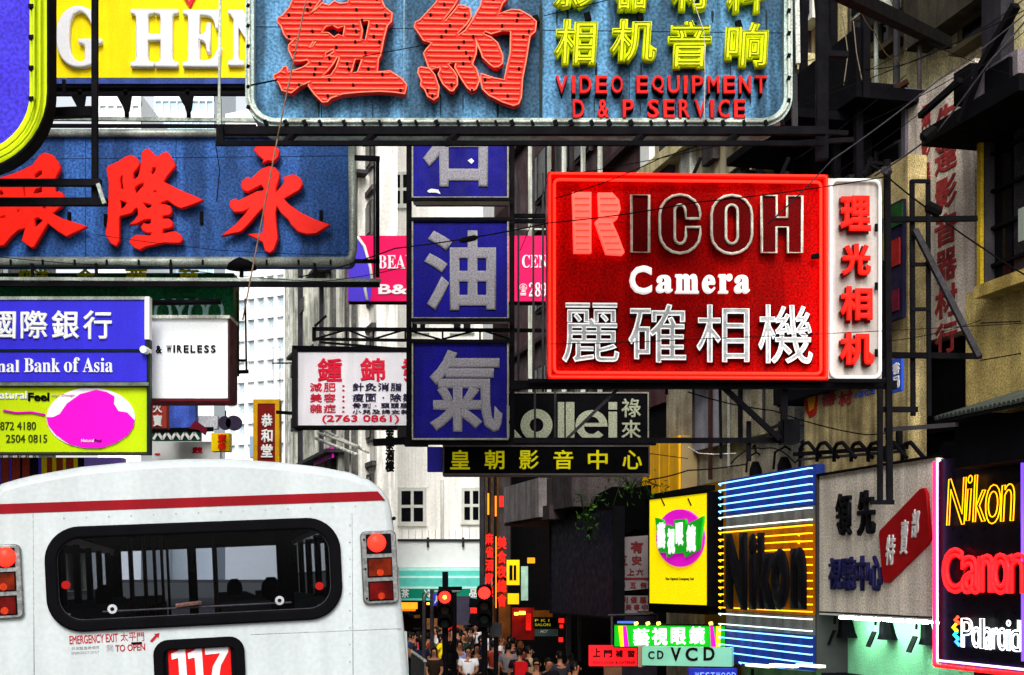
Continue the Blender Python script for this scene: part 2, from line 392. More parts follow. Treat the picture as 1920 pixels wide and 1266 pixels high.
# left row of buildings, mostly outside the picture: gives the street its wall
def Lx(Y): return FXY(Y)-17.5
lw = M_('left_render', (150, 146, 138), .8, .3, .4, scale=.4)
def left_building(y0, y1, h, label):
    p0 = Vector((Lx(y0), y0*K, 0)); p1 = Vector((Lx(y1), y1*K, 0)) + Vector((.001, 0, 0)); t = T('building', label, 'building', axis(p0, p1)); L = (p1-p0).length
    t.ubox('wall', 0, L, 0, h, 0, 10, lw); n = int(L/3.2)
    for k in range(int((h-5)/3.2)):
        for i in range(n*0, n):
            if (i+1)*L/n < L*.62: continue
            a = (i+.2)*L/n; f = t.add('window', MB().box(a, a+1.9, -.06, -.01, 4.6+k*3.2, 6.2+k*3.2), wfr); t.add('pane', MB().box(a+.1, a+1.8, -.09, -.063, 4.7+k*3.2, 6.1+k*3.2), dglass, f)
    return t
left_building(2, 150, 24, 'grey block along the left kerb behind the bus')
# ---------------------------------------------------------------- right hand row, facade frame
FP0 = FV(60); FP1 = FV(34)
FM = axis(FP0, FP1)
def rside(name, label, cat, yfar, off=0, z=0, group=None):
    p = FV(yfar, z); return T(name, label, cat, Matrix.Translation(p) @ FM.to_3x3().to_4x4() @ Matrix.Translation((0, off, 0)), group)
conc = M_('stained_concrete', (168, 160, 138), .85, .4, .25, scale=2.4, bump=.3, grain=.4)
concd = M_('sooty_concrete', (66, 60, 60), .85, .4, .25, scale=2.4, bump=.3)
cream = M_('cream_render', (212, 200, 152), .8, .3, .3, scale=2, grain=.35)
ochre = M_('ochre_render', (182, 162, 100), .8, .35, .25, scale=2.2, bump=.3, grain=.4)
void = M_('grime_and_shade_black', (10, 9, 13), .95, .4, spec=.05)  # grime plus the shade of dark facade areas, both put into the black
maroon = M_('maroon_tile', (70, 34, 38), .5, .2, .2, scale=1)
LEN = lambda a, b: (FV(a)-FV(b)).length
# building A (near): Y 30..36
A = rside('ochre_building', 'ochre rendered building with curved bay at the right picture edge', 'building', 35.9)
A.ubox('wall', 0, LEN(35.9, 18), 0, 24, .3, 9, cream)
u0, u1, v0, v1 = A.rect(1836, 525, 1990, 760, y=-.15)
c = [(u0, v0+.12), (u0+.04, v0+.03), (u0+.16, v0), (u1, v0), (u1, v1), (u0, v1)]
bm = curve_mesh([c], .05); rev(bm, -.35, .3); A.add('bay', bm, ochre)
u0, u1, v0, v1 = A.rect(1829, 505, 1990, 532, y=-.6); led = MB(); led.box(u0, u1, -.62, .3, v0, v1-.02); A.add('ledge', led, M_('ledge_ochre', (176, 152, 84), .8, .25, .3))
u0, u1, v0, v1 = A.rect(1838, 225, 1990, 520, y=-.3); A.ubox('corner_post', u0, u0+.08, v0, v1, -.35, .3, M_('mustard_paint', (190, 160, 40), .7, .2, .3))
ws = A.rect(1850, 222, 1990, 512, y=-.2)
A.ubox('window_recess', ws[0], ws[1], ws[2], ws[3], -.12, .299, M_('window_black', (20, 20, 26), .25, .3))
o = A.ubox('window', ws[0], ws[0]+.12, ws[2], ws[3], -.3, -.121, steel2)
for k in range(4):
    z = ws[2]+(ws[3]-ws[2])*(k+.5)/4; A.add('glazing_bar', MB().box(ws[0]+.12, ws[1], -.22, -.125, z-.02, z+.02), steel, o)
for k in range(6):
    x = ws[0]+.12+k*.42; A.add('pane', MB().box(x+.02, x+.38, -.17, -.126, ws[2]+.05, ws[3]-.05), [dglass, M_('dull_glass', (52, 52, 56), .25, .4, .4)][k % 2], o)
A.box('paper_notice', (1909, 390, 1920, 452), (-.32, -.31), M_('notice_grey', (150, 160, 150), .7))
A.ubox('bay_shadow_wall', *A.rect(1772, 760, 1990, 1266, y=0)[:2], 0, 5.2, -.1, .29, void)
# corrugated awning
cw = rside('corrugated_awning', 'black corrugated sheet awning above the camera brands sign', 'awning', 37.0)
u0, _, v0, _ = cw.rect(1730, 700, 1990, 790, y=-1.6); zt = cw.uv(1800, 778, -1.4)[1]
ridge = MB()
for k in range(44):
    a = cw.uv(1768, 780, -1.4)[0]+k*.09; ridge.bar((a, -1.5, zt), (a, .3, zt+.55), .06, .05)
cw.add('corrugation', ridge, M_('corrugated_edge', (70, 76, 70), .5, .3), kind='stuff')
ua = cw.uv(1768, 780, -1.4)[0]
m = MB(); m.v = [(ua, -1.5, zt-.04), (ua+4.5, -1.5, zt-.04), (ua+4.5, .3, zt+.5), (ua, .3, zt+.5), (ua, -1.5, zt-.07), (ua+4.5, -1.5, zt-.07), (ua+4.5, .3, zt+.46), (ua, .3, zt+.46)]
m.f = [(0, 1, 2, 3), (7, 6, 5, 4), (0, 4, 5, 1), (3, 2, 6, 7), (0, 3, 7, 4), (1, 5, 6, 2)]; cw.add('sheet', m, void)
cw.ubox('fascia', ua+.1, ua+4.5, zt-.62, zt-.08, -1.3, .2, void)
# building B: Y 36..46, painted pier, dark balconies
B = rside('balcony_building', 'grimy cream building with black balconies and painted pier right of the camera sign', 'building', 46.0)
B.ubox('wall', 0, LEN(46, 36), 6.5, 20, .6, 9, cream); LB = LEN(46, 36)
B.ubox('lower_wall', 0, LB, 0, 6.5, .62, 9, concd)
def uB(px, y=0): return B.uv(px, 600, y)[0]
up0, up1 = uB(1703), uB(1828); zp0 = B.uv(1765, 632)[1]; zp1 = B.uv(1765, 150)[1]
B.ubox('painted_pier', up0, up1, zp0, zp1, 0, .6, M_('faded_whitewash', (214, 202, 188), .85, .3, .4, scale=2.4, bump=.2, grain=.4))
B.ubox('dark_post', up1, up1+.45, zp0-.6, zp1+3, .1, .6, M_('shadowed_post', (44, 42, 48), .8, .3, .3))
B.ubox('pier_edge', up0-.12, up0, zp0-.8, zp1+.2, -.05, .6, M_('grey_downpipe', (88, 84, 92), .7, .2, .3))
fad = M_('faded_red_paint', (150, 54, 54), .8, .4, .3, scale=8)
for i, ch in enumerate('先達影音器材行'):
    py = 195+i*68; B.text(ch, (1752, py, 1794, py+60), fad, y=0, th=.012, bold=.03, name='character')
for i, ch in enumerate('攝影器材公司批發'):
    py = 195+i*56; B.text(ch, (1727, py, 1744, py+44), fad, y=0, th=.012, bold=.03, name='character')
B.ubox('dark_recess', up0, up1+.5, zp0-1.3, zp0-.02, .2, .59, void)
# balconies
def balcony(z0, z1, a, b, d, mat=None, posts=4):
    bo = B.ubox('balcony', a, b, z0, z0+.18, -d, .6, mat or void)
    B.add('parapet', MB().box(a, b, -d, -d+.08, z0+.18, z1), mat or void, bo)
    for k in range(posts+1):
        x = a+(b-a)*k/posts; B.add('post', MB().box(x-.05, x+.05, -d+.09, -d+.2, z0-.02, z1+1.2), steel, bo)
    return bo
balcony(10.35, 11.35, uB(1545), up0+.3, 1.0, posts=3)
balcony(8.55, 9.35, uB(1500), up0-.1, .9, M_('balcony_grime', (30, 28, 30), .8, .3), posts=5)
balcony(6.4, 6.9, uB(1500), up0-.1, .5, posts=2)
B.ubox('canopy', uB(1540), uB(1685), 10.2, 10.33, -1.7, .6, void)
for (r, nx) in (((1545, -60, 1590, 62), 1), ((1600, -60, 1640, 70), 2), ((1745, -10, 1800, 60), 1)): win(B, r, M_('brown_frame', (70, 62, 48), .7), dglass, d=(.45, .62), nx=nx, ny=2, fw=.09)
B.ubox('shadow_panel', uB(1672), uB(1830), 11.4, 13.6, .2, .59, M_('shaded_render', (66, 62, 52), .85, .3, .3))  # dark panel stands in for shade on the upper wall
for k in range(5):
    x = uB(1560+k*28); B.ubox('shutter', x, x+.3, 7.1, 8.4, .3, .59, [void, concd, ochre, void, concd][k])
for k in range(4):
    x = uB(1520+k*45); B.ubox('wall_post', x, x+.12, 6.9, 11, -.4, -.25, steel)
random.seed(21)
for k, (px_, a_, b_) in enumerate(((1512, 6.6, 15), (1528, 7, 12), (1578, 6.9, 10), (1610, 6.6, 13.5), (1648, 7, 15), (1668, 6.8, 10.2), (1690, 6.5, 14))):
    x = uB(px_); B.add('pipe', MB().tube([(x, .3, a_), (x, .3, b_)], .035+.02*(k % 3), 6), [steel2, rust, concd, galv][k % 4])
for k in range(9):
    x = uB(1505+k*22); z = random.uniform(7.2, 12); B.add('bracket', MB().bar((x, .58, z), (x, -.5, z), .05).bar((x, .58, z-.5), (x, -.45, z-.02), .04), steel)
for k, (px_, z) in enumerate(((1530, 7.3), (1566, 9.5), (1622, 7.2), (1600, 12.3), (1652, 9.5))):
    x = uB(px_); o = B.add('air_conditioner', MB().box(x, x+.7, -.05, .58, z, z+.45), [whited, steel2, concd][k % 3]); B.add('grille', MB().box(x+.06, x+.64, -.07, -.052, z+.05, z+.4), blk, o)
for k in range(5): B.add('plank', MB().bar((uB(1500+k*30), -.8, 9.5+k*.2), (uB(1560+k*30), .2, 10.3+k*.15), .07), [rust, steel][k % 2])
# air conditioner on shelf
ac = rside('air_conditioner', 'dark boxed air conditioner on a steel shelf high beside the ochre wall', 'air conditioner', 37.5)
ac.box('casing', (1822, 118, 1908, 190), (-.9, -.1), M_('ac_casing', (120, 112, 118), .6, .3, .3)); ac.box('grille', (1846, 120, 1892, 186), (-.95, -.901), blk)
ac.box('shelf', (1728, 191, 1910, 222), (-1.0, .1), void)
ac.bar('bracket', (1725, 218), (1800, 150), .07, steel, y=-.9); ac.bar('bracket', (1905, 10), (1838, 130), .09, steel, y=-1); ac.bar('bracket', (1838, 130), (1800, 230), .08, steel, y=-1)
ac.box('side_panel', (1788, 128, 1820, 190), (-.8, 0), void)
# building C: Y 46..60 concrete flank with painted wall
C = rside('concrete_building', 'stained concrete building behind the lower edge of the red camera sign', 'building', 60.0)
LC = LEN(60, 46)
C.ubox('wall', 0, LC, 0, 8.6, .25, 9, conc)
C.ubox('upper_wall', .0, LC, 8.6, 19, .3, 9, M_('upper_beige', (176, 160, 120), .8, .25, .4))
def uC(px, y=0): return C.uv(px, 780, y)[0]
mj = 6
pu = [uC(1292), uC(1345), uC(1400), uC(1452), uC(1508)]
for a, b, mm in zip(pu, pu[1:], [M_('grey_panel', (150, 148, 160), .8, .2, .15, grain=.4), conc, M_('conc_b', (172, 162, 134), .85, .4, .3, scale=2.4, grain=.4), conc]):
    C.ubox('wall_panel', a+.03, b-.03, 6.1, 8.5, .08, .249, mm)
# yellow painted section
ylw = M_('yellow_painted_wall', (236, 172, 14), .6, .15, .15, scale=2)
ya, yb = C.uv(1218, 870, 0)[0], C.uv(1290, 870, 0)[0]
for i in range(4):
    a = ya+(yb-ya)*i/4; C.ubox('yellow_panel', a+.03, a+(yb-ya)/4-.03, C.uv(1260, 925)[1], C.uv(1260, 825)[1], -.2, .2, ylw)
C.ubox('yellow_core', ya, yb, C.uv(1260, 924)[1], C.uv(1260, 826)[1], -.15, .21, M_('panel_joint', (150, 130, 90), .7))
C.ubox('canopy_slab', C.uv(1225, 930)[0], C.uv(1350, 930)[0], C.uv(1250, 936)[1], C.uv(1250, 927)[1], -.35, .2, void)
for k in range(7): C.ubox('upper_post', uC(1300+k*30), uC(1300+k*30)+.25, 11, 17, -.15, .29, [concd, cream, tile][k % 3])
for k, z in enumerate((12.2, 14.3, 16.4)): C.ubox('floor_band', 0, LC, z, z+.3, -.5, .28, concd if k % 2 else cream)
for k in range(6):
    r = C.rect(1250+k*48, 250, 1278+k*48, 330); f = C.add('window', MB().box(r[0], r[1], .05, .29, 13, 14.2), wfr); C.add('pane', MB().box(r[0]+.1, r[1]-.1, .02, .045, 13.1, 14.1), dglass, f)
random.seed(22)
for k, px_ in enumerate((1300, 1332, 1366, 1388, 1432, 1466, 1490)): x = uC(px_); C.add('pipe', MB().tube([(x, .0, 5.4+random.random()), (x, .0, 9+random.random()*7)], .03+.02*(k % 2), 6), [steel2, rust, whited, steel][k % 4])
for k in range(5): x = uC(1310+k*42); o = C.add('air_conditioner', MB().box(x, x+.75, -.35, .05, 7.5+k % 2, 7.95+k % 2), [steel2, concd, whited][k % 3]); C.add('grille', MB().box(x+.06, x+.69, -.37, -.352, 7.55+k % 2, 7.9+k % 2), blk, o)
for k in range(4): x = uC(1320+k*50); f = C.add('window', MB().box(x, x+1.1, .0, .2, 9.2, 10.6), concd); C.add('pane', MB().box(x+.1, x+.5, -.03, -.002, 9.3, 10.5), dglass, f); C.add('pane', MB().box(x+.6, x+1.0, -.03, -.002, 9.3, 10.5), dglass, f)
# painted yellowish wall behind red sign's lower right
D = rside('painted_wall', 'stained ochre wall with red and yellow painted emblem below the camera sign', 'wall', 46.2, off=-.35)
u0, u1, v0, v1 = D.rect(1508, 735, 1702, 885); D.ubox('wall', u0, u1, v0-.4, v1+3.2, 0, .3, M_('mossy_render', (178, 160, 112), .85, .5, .4, scale=3, bump=.3, grain=.5))
D.shape('painted_emblem', [[(1506, 735), (1534, 735), (1530, 775), (1518, 784), (1510, 770)]], M_('painted_red', (170, 30, 10), .7, .3), y=-.002, th=.01)
D.shape('painted_emblem', [[(1512, 735), (1530, 735), (1525, 766), (1517, 772)]], M_('painted_orange', (220, 140, 10), .7, .3), y=-.014, th=.008)
D.chars('器材', (1540, 733, 1598, 760), fad, y=-.002, th=.01, bold=.04)
D.text('NICE', (1603, 732, 1640, 742), M_('painted_blue', (60, 90, 200), .7, .2), y=-.002, th=.01, bold=.03)
bs = rside('banner', 'small blue and white vertical banner hanging right of the camera sign', 'banner', 44.5, off=-.8)
bs.box('cloth', (1670, 672, 1690, 735), (-.02, .02), M_('banner_blue', (46, 84, 200), .7)); bs.chars('書局', (1673, 680, 1686, 728), white, vert=True, y=-.021, th=.01, bold=.03)
gs = rside('poster_board', 'dark poster board with green and red patches beside the ladder frame', 'poster', 43.5, off=-.5)
gs.box('board', (1663, 380, 1692, 600), (0, .06), M_('poster_navy', (28, 24, 50), .6, .4, scale=5))
gs.box('patch', (1664, 384, 1691, 425), (-.02, -.001), M_('poster_green', (30, 70, 30), .6, .5)); gs.box('patch', (1664, 450, 1686, 500), (-.02, -.001), M_('poster_red', (150, 34, 30), .6, .4)); gs.box('patch', (1664, 545, 1684, 585), (-.02, -.001), M_('poster_plum', (96, 16, 40), .6, .4))
# building E: Y 60..86 maroon
E_ = rside('maroon_building', 'maroon tiled building with white downpipes behind the petrol station pole sign', 'building', 88.0)
LE = LEN(88, 60)
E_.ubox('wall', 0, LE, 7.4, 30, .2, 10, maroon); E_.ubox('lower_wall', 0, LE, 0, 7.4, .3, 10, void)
for k, px in enumerate((1000, 1036, 1064, 1100, 1132)): 
    a = E_.uv(px, 600)[0]; E_.add('downpipe', MB().tube([(a, -.1, 7.4), (a, -.1, 30)], .07, 6), whited)
for z in (10.5, 13.8, 17.1, 20.4): E_.ubox('floor_band', 0, LE, z, z+.12, 0, .19, M_('maroon_band', (46, 24, 28), .6))
for k, px in enumerate((1010, 1050, 1085, 1120, 1160)):
    for z in (8.3, 11.4, 14.7, 18):
        a = E_.uv(px, 600)[0]; f = E_.add('window', MB().box(a-.7, a+.7, .08, .19, z, z+1.5), concd); E_.add('pane', MB().box(a-.6, a+.6, .04, .075, z+.1, z+1.4), dglass, f)
# cream block further up, seen above camera sign
G_ = rside('cream_building', 'cream block with white shutters seen between the big signs', 'building', 60.5, off=-.2)
G_.ubox('wall', -.2, 6.5, 11.2, 18, 0, .4, M_('cream_far', (190, 180, 148), .8, .25, .35))
for k in range(5): f = G_.ubox('shutter', .2+k*1.25, .8+k*1.25, 11.6, 16, -.15, -.01, [white, steel2, whited, concd, white][k])
# concrete box ledge
lb = rside('concrete_canopy', 'pale concrete canopy box jutting over the dark pavement shops', 'canopy', 88, off=-1.6)
lb.box('slab', (945, 905, 1010, 975), (-.4, 1.6), M_('canopy_grey', (128, 122, 122), .8, .25, .3)); lb.box('slab', (1012, 893, 1072, 955), (-.2, 1.6), concd); lb.box('underside', (946, 955, 1030, 980), (-.3, 1.5), M_('canopy_brown', (60, 50, 52), .8))
# dark navy board
nv = rside('blank_board', 'tall blank navy black hoarding above the pavement', 'board', 80, off=-1.4)
nv.box('panel', (1032, 962, 1150, 1152), (-.12, .1), M_('navy_board', (20, 17, 34), .6, .2)); edge_boxes(nv, (1032, 962, 1150, 1152), .04, (-.12, .1), blk)
# plants on ledge
def plant(label, px, py, Y, n, spread, seed):
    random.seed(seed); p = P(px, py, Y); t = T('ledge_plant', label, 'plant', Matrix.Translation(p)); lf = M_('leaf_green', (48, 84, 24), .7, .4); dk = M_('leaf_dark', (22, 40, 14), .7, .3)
    st = MB(); lv = MB(); ld = MB()
    for i in range(n):
        a = random.uniform(-spread, spread); b = random.uniform(-.4, .4); h = random.uniform(-.7, .7); q = Vector((a, b, h)); st.tube([(0, 0, -.1), (a*.5, b*.5, max(h, 0)*.8+.1), (a, b, h)], .012, 3)
        for k in range(6):
            c = q+Vector((random.gauss(0, .1), random.gauss(0, .1), random.gauss(0, .12))); d = Vector((random.gauss(0, 1), random.gauss(0, 1), random.gauss(-.6, 1))).normalized()*.13; s_ = d.orthogonal().normalized()*.022
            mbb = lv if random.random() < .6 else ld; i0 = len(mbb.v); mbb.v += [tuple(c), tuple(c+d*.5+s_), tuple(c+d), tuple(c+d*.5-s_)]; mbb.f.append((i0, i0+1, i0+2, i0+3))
    t.add('stem', st, dk); t.add('foliage', lv, lf, kind='stuff'); t.add('dark_foliage', ld, dk, kind='stuff')  # darker leaf colour goes to leaves picked at random
plant('sparse green weeds hanging off the ledge over the navy hoarding', 1100, 972, 58.5, 14, .3, 1)
plant('low green weeds growing on the slab left of the yellow wall', 1182, 910, 57, 16, .7, 2)
# dark awning mass
dk = frontal('dark_awning', 'black sagging awning over the clinic price boards', 'awning', 1110, 1000, 60)
dk.shape('cloth', [[(1122, 928), (1150, 914), (1190, 916), (1234, 908), (1236, 986), (1206, 996), (1190, 992), (1176, 1003), (1160, 985), (1142, 990), (1128, 1004), (1104, 1002), (1114, 975), (1112, 950)]], M_('awning_black', (5, 5, 5), .95, .3, spec=.02), y=.2, th=.5, bev=.03)
# building H: Y 86..125, dim shops further on
Hb = rside('dim_building', 'dark shop block at the end of the right hand row', 'building', 93.2)
LH = LEN(93.2, 88); Hb.ubox('wall', 0, LH, 0, 16, .3, 9, M_('dim_brown', (44, 30, 26), .85, .5, scale=.8)); Hb.ubox('upper_wall', 0, LH, 16, 30, .35, 9, maroon)
for k in range(9): Hb.ubox('shop_bay', k*LH/9+.2, (k+1)*LH/9-.2, .2, 3.2, -.1, .29, [rust, void, M_('dim_orange', (110, 60, 20), .7, .6, scale=2)][k % 3])
for k in range(12): Hb.ubox('wall_panel', k*LH/12+.1, (k+1)*LH/12-.15, 3.5, 9, -.1, .29, [void, rust, M_('dim_ochre', (90, 62, 22), .7, .6, scale=2), concd][k % 4])

# ------------------------------------------------------------------ hanging signs
SG = 'neon and enamel signs hung over the street'
blue_old = M_('weathered_blue_enamel', (84, 134, 172), .55, .35, .68, scale=2.2, grain=.45)
blue_mid = M_('blue_enamel', (50, 92, 160), .55, .35, .45, scale=2.2, grain=.45)
redl = M_('red_letter_enamel', (240, 34, 22), .35, .08, scale=5)
redside = M_('red_letter_faded', (224, 40, 22), .5, .15, .2, scale=5)
unlit = M_('unlit_pink_tube', (244, 128, 100), .3, .1)
def inside(p, polys):
    c = False
    for pl in polys:
        for i in range(len(pl)):
            (x1, y1), (x2, y2) = pl[i-1], pl[i]
            if (y1 > p[1]) != (y2 > p[1]) and p[0] < (x2-x1)*(p[1]-y1)/(y2-y1)+x1: c = not c
    return c
def spans(polys, y):
    xs = []
    for pl in polys:
        for i in range(len(pl)):
            (x1, y1), (x2, y2) = pl[i-1], pl[i]
            if (y1 > y) != (y2 > y): xs.append((x2-x1)*(y-y1)/(y2-y1)+x1)
    xs.sort(); return list(zip(xs[::2], xs[1::2]))
YONG = [[(255,135),(275,112),(330,104),(385,114),(408,140),(400,180),(375,208),(345,198),(312,212),(318,196),(285,172)],
 [(175,355),(185,330),(215,310),(230,325),(300,260),(345,242),(385,250),(410,285),(405,320),(385,380),(388,412),(440,350),(450,330),(438,310),(500,292),(540,315),(555,350),(535,385),(435,440),(470,480),(540,530),(620,570),(718,605),(640,655),(580,660),(530,645),(485,600),(470,570),(425,530),(395,480),(385,520),(390,600),(400,690),(375,760),(350,777),(325,765),(310,710),(270,690),(228,666),(312,658),(318,560),(310,490),(275,530),(215,600),(170,645),(65,665),(140,605),(200,540),(238,488),(180,520),(130,522),(103,485),(110,455),(140,445),(148,462),(270,400),(310,395),(320,380),(300,350),(215,395),(185,385)]]
LONG = [[(62,285),(80,250),(190,205),(270,150),(330,130),(385,155),(425,215),(410,255),(355,320),(350,375),(365,420),(420,370),(440,290),(455,200),(462,100),(495,65),(530,60),(565,90),(600,135),(660,145),(680,110),(740,95),(790,160),(832,240),(740,355),(690,425),(850,510),(1040,590),(1130,630),(1040,675),(900,722),(830,690),(750,630),(670,655),(665,690),(720,688),(770,705),(790,760),(770,795),(685,805),(680,850),(760,850),(795,880),(800,920),(780,940),(690,955),(680,1000),(690,1020),(830,992),(890,1030),(912,1080),(880,1115),(700,1110),(500,1155),(430,1190),(370,1165),(320,1105),(330,1080),(390,1035),(560,1040),(580,990),(520,1000),(470,975),(452,935),(480,900),(520,915),(565,900),(565,840),(480,850),(400,895),(335,900),(380,860),(420,800),(415,740),(395,705),(370,735),(340,775),(210,810),(195,830),(195,1090),(165,1148),(110,1120),(60,1045),(55,1000),(75,860),(85,600),(88,420)],
 [(205,400),(215,360),(243,350),(240,430),(258,515),(210,512)],[(550,320),(580,255),(628,265),(600,330),(570,350)],[(370,490),(420,450),(490,430),(480,470),(400,560),(375,570)],[(555,560),(600,512),(645,535),(620,548)],[(205,620),(240,640),(300,660),(260,720),(205,755)],[(450,650),(480,660),(572,680),(568,715),(520,735),(490,705)]]
NIU = [[(330,-60),(270,80),(190,180),(130,210),(125,260),(165,300),(200,400),(240,450),(290,468),(350,440),(300,490),(260,530),(255,580),(290,660),(320,720),(400,720),(480,705),(505,740),(440,790),(300,840),(250,860),(235,790),(200,790),(160,850),(80,890),(85,930),(140,980),(180,1070),(290,1100),(400,1010),(520,960),(490,1010),(560,1110),(660,1210),(720,1205),(760,1160),(900,1110),(1100,1090),(1350,1080),(1500,1090),(1640,1110),(1660,1000),(1600,930),(1460,840),(1310,850),(1325,690),(1350,655),(1390,450),(1430,300),(1480,250),(1485,150),(1400,80),(1340,-60),(1000,-60),(960,30),(870,40),(800,10),(740,60),(700,50),(660,30),(580,110),(520,160),(640,-10),(640,-60)],
 [(650,380),(700,310),(780,290),(840,330),(925,300),(905,430),(850,405),(800,440),(730,385)],[(1110,250),(1200,235),(1215,260),(1170,480),(1115,460),(1135,350)],[(500,565),(560,480),(590,480),(540,550)],[(690,670),(700,620),(790,580),(795,610),(740,650)],[(640,910),(720,840),(790,750),(840,665),(862,680),(820,800),(760,890)],[(1000,860),(1050,700),(1130,700),(1080,850),(1040,862)]]
YUE = [[(370,-60),(350,20),(230,150),(160,225),(115,245),(100,300),(150,370),(200,450),(300,480),(230,560),(205,600),(235,680),(260,760),(310,780),(390,750),(395,790),(370,830),(420,940),(500,1020),(540,1025),(590,950),(585,860),(540,790),(480,720),(540,700),(570,710),(560,760),(600,830),(640,900),(700,990),(750,1028),(800,1000),(840,900),(800,770),(755,720),(800,600),(805,520),(790,440),(860,600),(870,640),(950,720),(1000,755),(1050,750),(1100,710),(1100,620),(1040,480),(970,420),(880,380),(900,350),(970,380),(1100,340),(1190,350),(1185,600),(1150,740),(1120,900),(1000,880),(860,830),(850,900),(870,1000),(940,1070),(1100,1150),(1220,1190),(1280,1170),(1310,1100),(1325,880),(1370,650),(1410,400),(1470,350),(1480,240),(1400,170),(1290,110),(1200,105),(1050,155),(1100,30),(1150,-20),(1160,-60),(880,-60),(850,60),(760,220),(680,340),(600,400),(590,370),(700,260),(745,180),(730,90),(660,60),(600,55),(560,110),(450,240),(435,210),(540,80),(620,-60)],
 [(150,770),(170,755),(270,770),(330,840),(380,980),(370,1090),(320,1125),(250,1085),(220,1010),(170,960),(180,900),(140,820)]]
YIN = [[(-120,390),(0,385),(120,350),(250,300),(370,240),(450,130),(510,105),(590,130),(650,210),(675,270),(640,340),(610,400),(610,560),(660,540),(700,560),(720,610),(680,705),(570,780),(700,850),(960,930),(750,1040),(650,980),(540,890),(500,950),(380,1160),(350,1165),(250,1090),(290,940),(200,970),(110,1050),(40,1140),(-120,1160)],
 [(375,390),(385,340),(440,300),(480,295),(480,340),(420,385)],[(375,560),(400,510),(475,485),(475,540),(420,560)],[(255,480),(280,480),(290,605),(255,600)],[(380,840),(430,825),(495,860),(400,950),(380,930)],[(180,770),(200,735),(228,740),(200,800)],[(-20,520),(20,520),(50,570),(-20,590)],[(-20,820),(60,800),(60,835),(-20,850)],[(435,700),(530,695),(510,745)]]

# --- far left purple sign with yellow border
t = frontal('purple_sign', 'purple sign with a rounded yellow neon border cut by the left picture edge', 'sign', -330, 320, 14)
t.panel((-330, -200, 62, 292), (0, .05), M_('purple_enamel', (58, 46, 190), .5, .15, scale=3, grain=.35), .35)
yb_ = M_('yellow_border', (208, 226, 10), .5, .12, .15, scale=8); cont = []
def ring(t, r, rad, w_, d, mat, name='border'):
    u0, u1, v0, v1 = t.rect(*r, y=d[0]); c = [rrect(u0, u1, v0, v1, rad, 10), rrect(u0+w_, u1-w_, v0+w_, v1-w_, max(rad-w_, .01), 10)]
    me = curve_mesh(c, .05); rev(me, *d); return t.add(name, me, mat)
ring(t, (-338, -210, 88, 318), .40, .09, (-.04, .055), yb_)
ring(t, (-342, -214, 92, 323), .42, .012, (-.05, .07), blk, 'rim')
u0, u1, v0, v1 = t.rect(-338, -210, 88, 318, y=-.05)
for dd in (.03, .062): t.add('neon_tube', MB().tube([(x, -.07, z) for x, z in rrect(u0+dd, u1-dd, v0+dd, v1-dd, .38-dd, 8)], .008, 6, True), M_('tube_yellow', (176, 196, 20), .2, .1), smooth=True)
for k in range(9): zz = v0+.35+k*.16; t.add('tube_clip', MB().box(u1-.085, u1-.06, -.085, -.05, zz, zz+.02), blk)
# --- steel frame in front, left
fr = frontal('steel_frame', 'black square steel frame hanging in front of the blue sign at far left', 'frame', 0, 390, 14.6)
fr.bar('post', (178, -60), (178, 384), .031, steel); fr.bar('rail', (-120, 343), (190, 343), .036, steel, y=-.04); fr.bar('rail', (-120, 379), (201, 379), .04, steel, y=-.04)
fr.bar('strut', (88, 213), (173, 210), .05, blk); fr.bar('strut', (184, 345), (196, 382), .02, galv, y=-.07)
# --- yellow sign YG HENG
t = frontal('yellow_sign', 'yellow sign with large white serif capitals HENG behind the blue signs', 'sign', 60, 150, 36, SG)
t.panel((20, -120, 700, 146), (0, .3), M_('yellow_enamel', (252, 226, 8), .45, .06, .06, grain=.08))
wl = M_('white_letter', (232, 232, 236), .4, .06)
slab = wl
t.text(serif('N'), (40, 14, 100, 124), wl, y=0, th=.1, bold=.02, name='letter')
t.text(serif('G'), (104, 10, 190, 126), wl, y=0, th=.1, bold=.02, name='letter')
t.text(serif('H'), (244, 16, 333, 125), wl, y=0, th=.1, bold=.02, name='letter')
t.text(serif('E'), (342, 17, 415, 125), wl, y=0, th=.1, bold=.02, name='letter')
t.text(serif('N'), (427, 17, 510, 125), wl, y=0, th=.1, bold=.02, name='letter')
t.text(serif('G'), (520, 12, 600, 126), wl, y=0, th=.1, bold=.02, name='letter')
t.shape('red_arrow', [[(341, -12), (368, -12), (356, 14)], [(348, -10), (362, -10), (355, 3)]], M_('pink_red', (220, 40, 60), .5), y=0, th=.06)
t.box('lower_rail', (20, 147, 700, 157), (-.08, .3), M_('rail_blue', (60, 80, 150), .6, .3, .2)); t.box('lower_rail', (20, 158, 700, 164), (-.05, .3), blk)
t.bar('rail', (20, 177), (700, 174), .05, steel); 
for x in (236, 352, 150): t.bar('hanger', (x, 160), (x+2, 222), .05, steel); t.shape('bracket', [[(x-18, 178), (x+10, 178), (x+6, 205), (x, 218), (x-6, 200)]], blk, y=-.05, th=.05)
t.bar('rail', (20, 222), (480, 226), .05, galv); t.bar('rail', (20, 236), (480, 237), .045, steel)
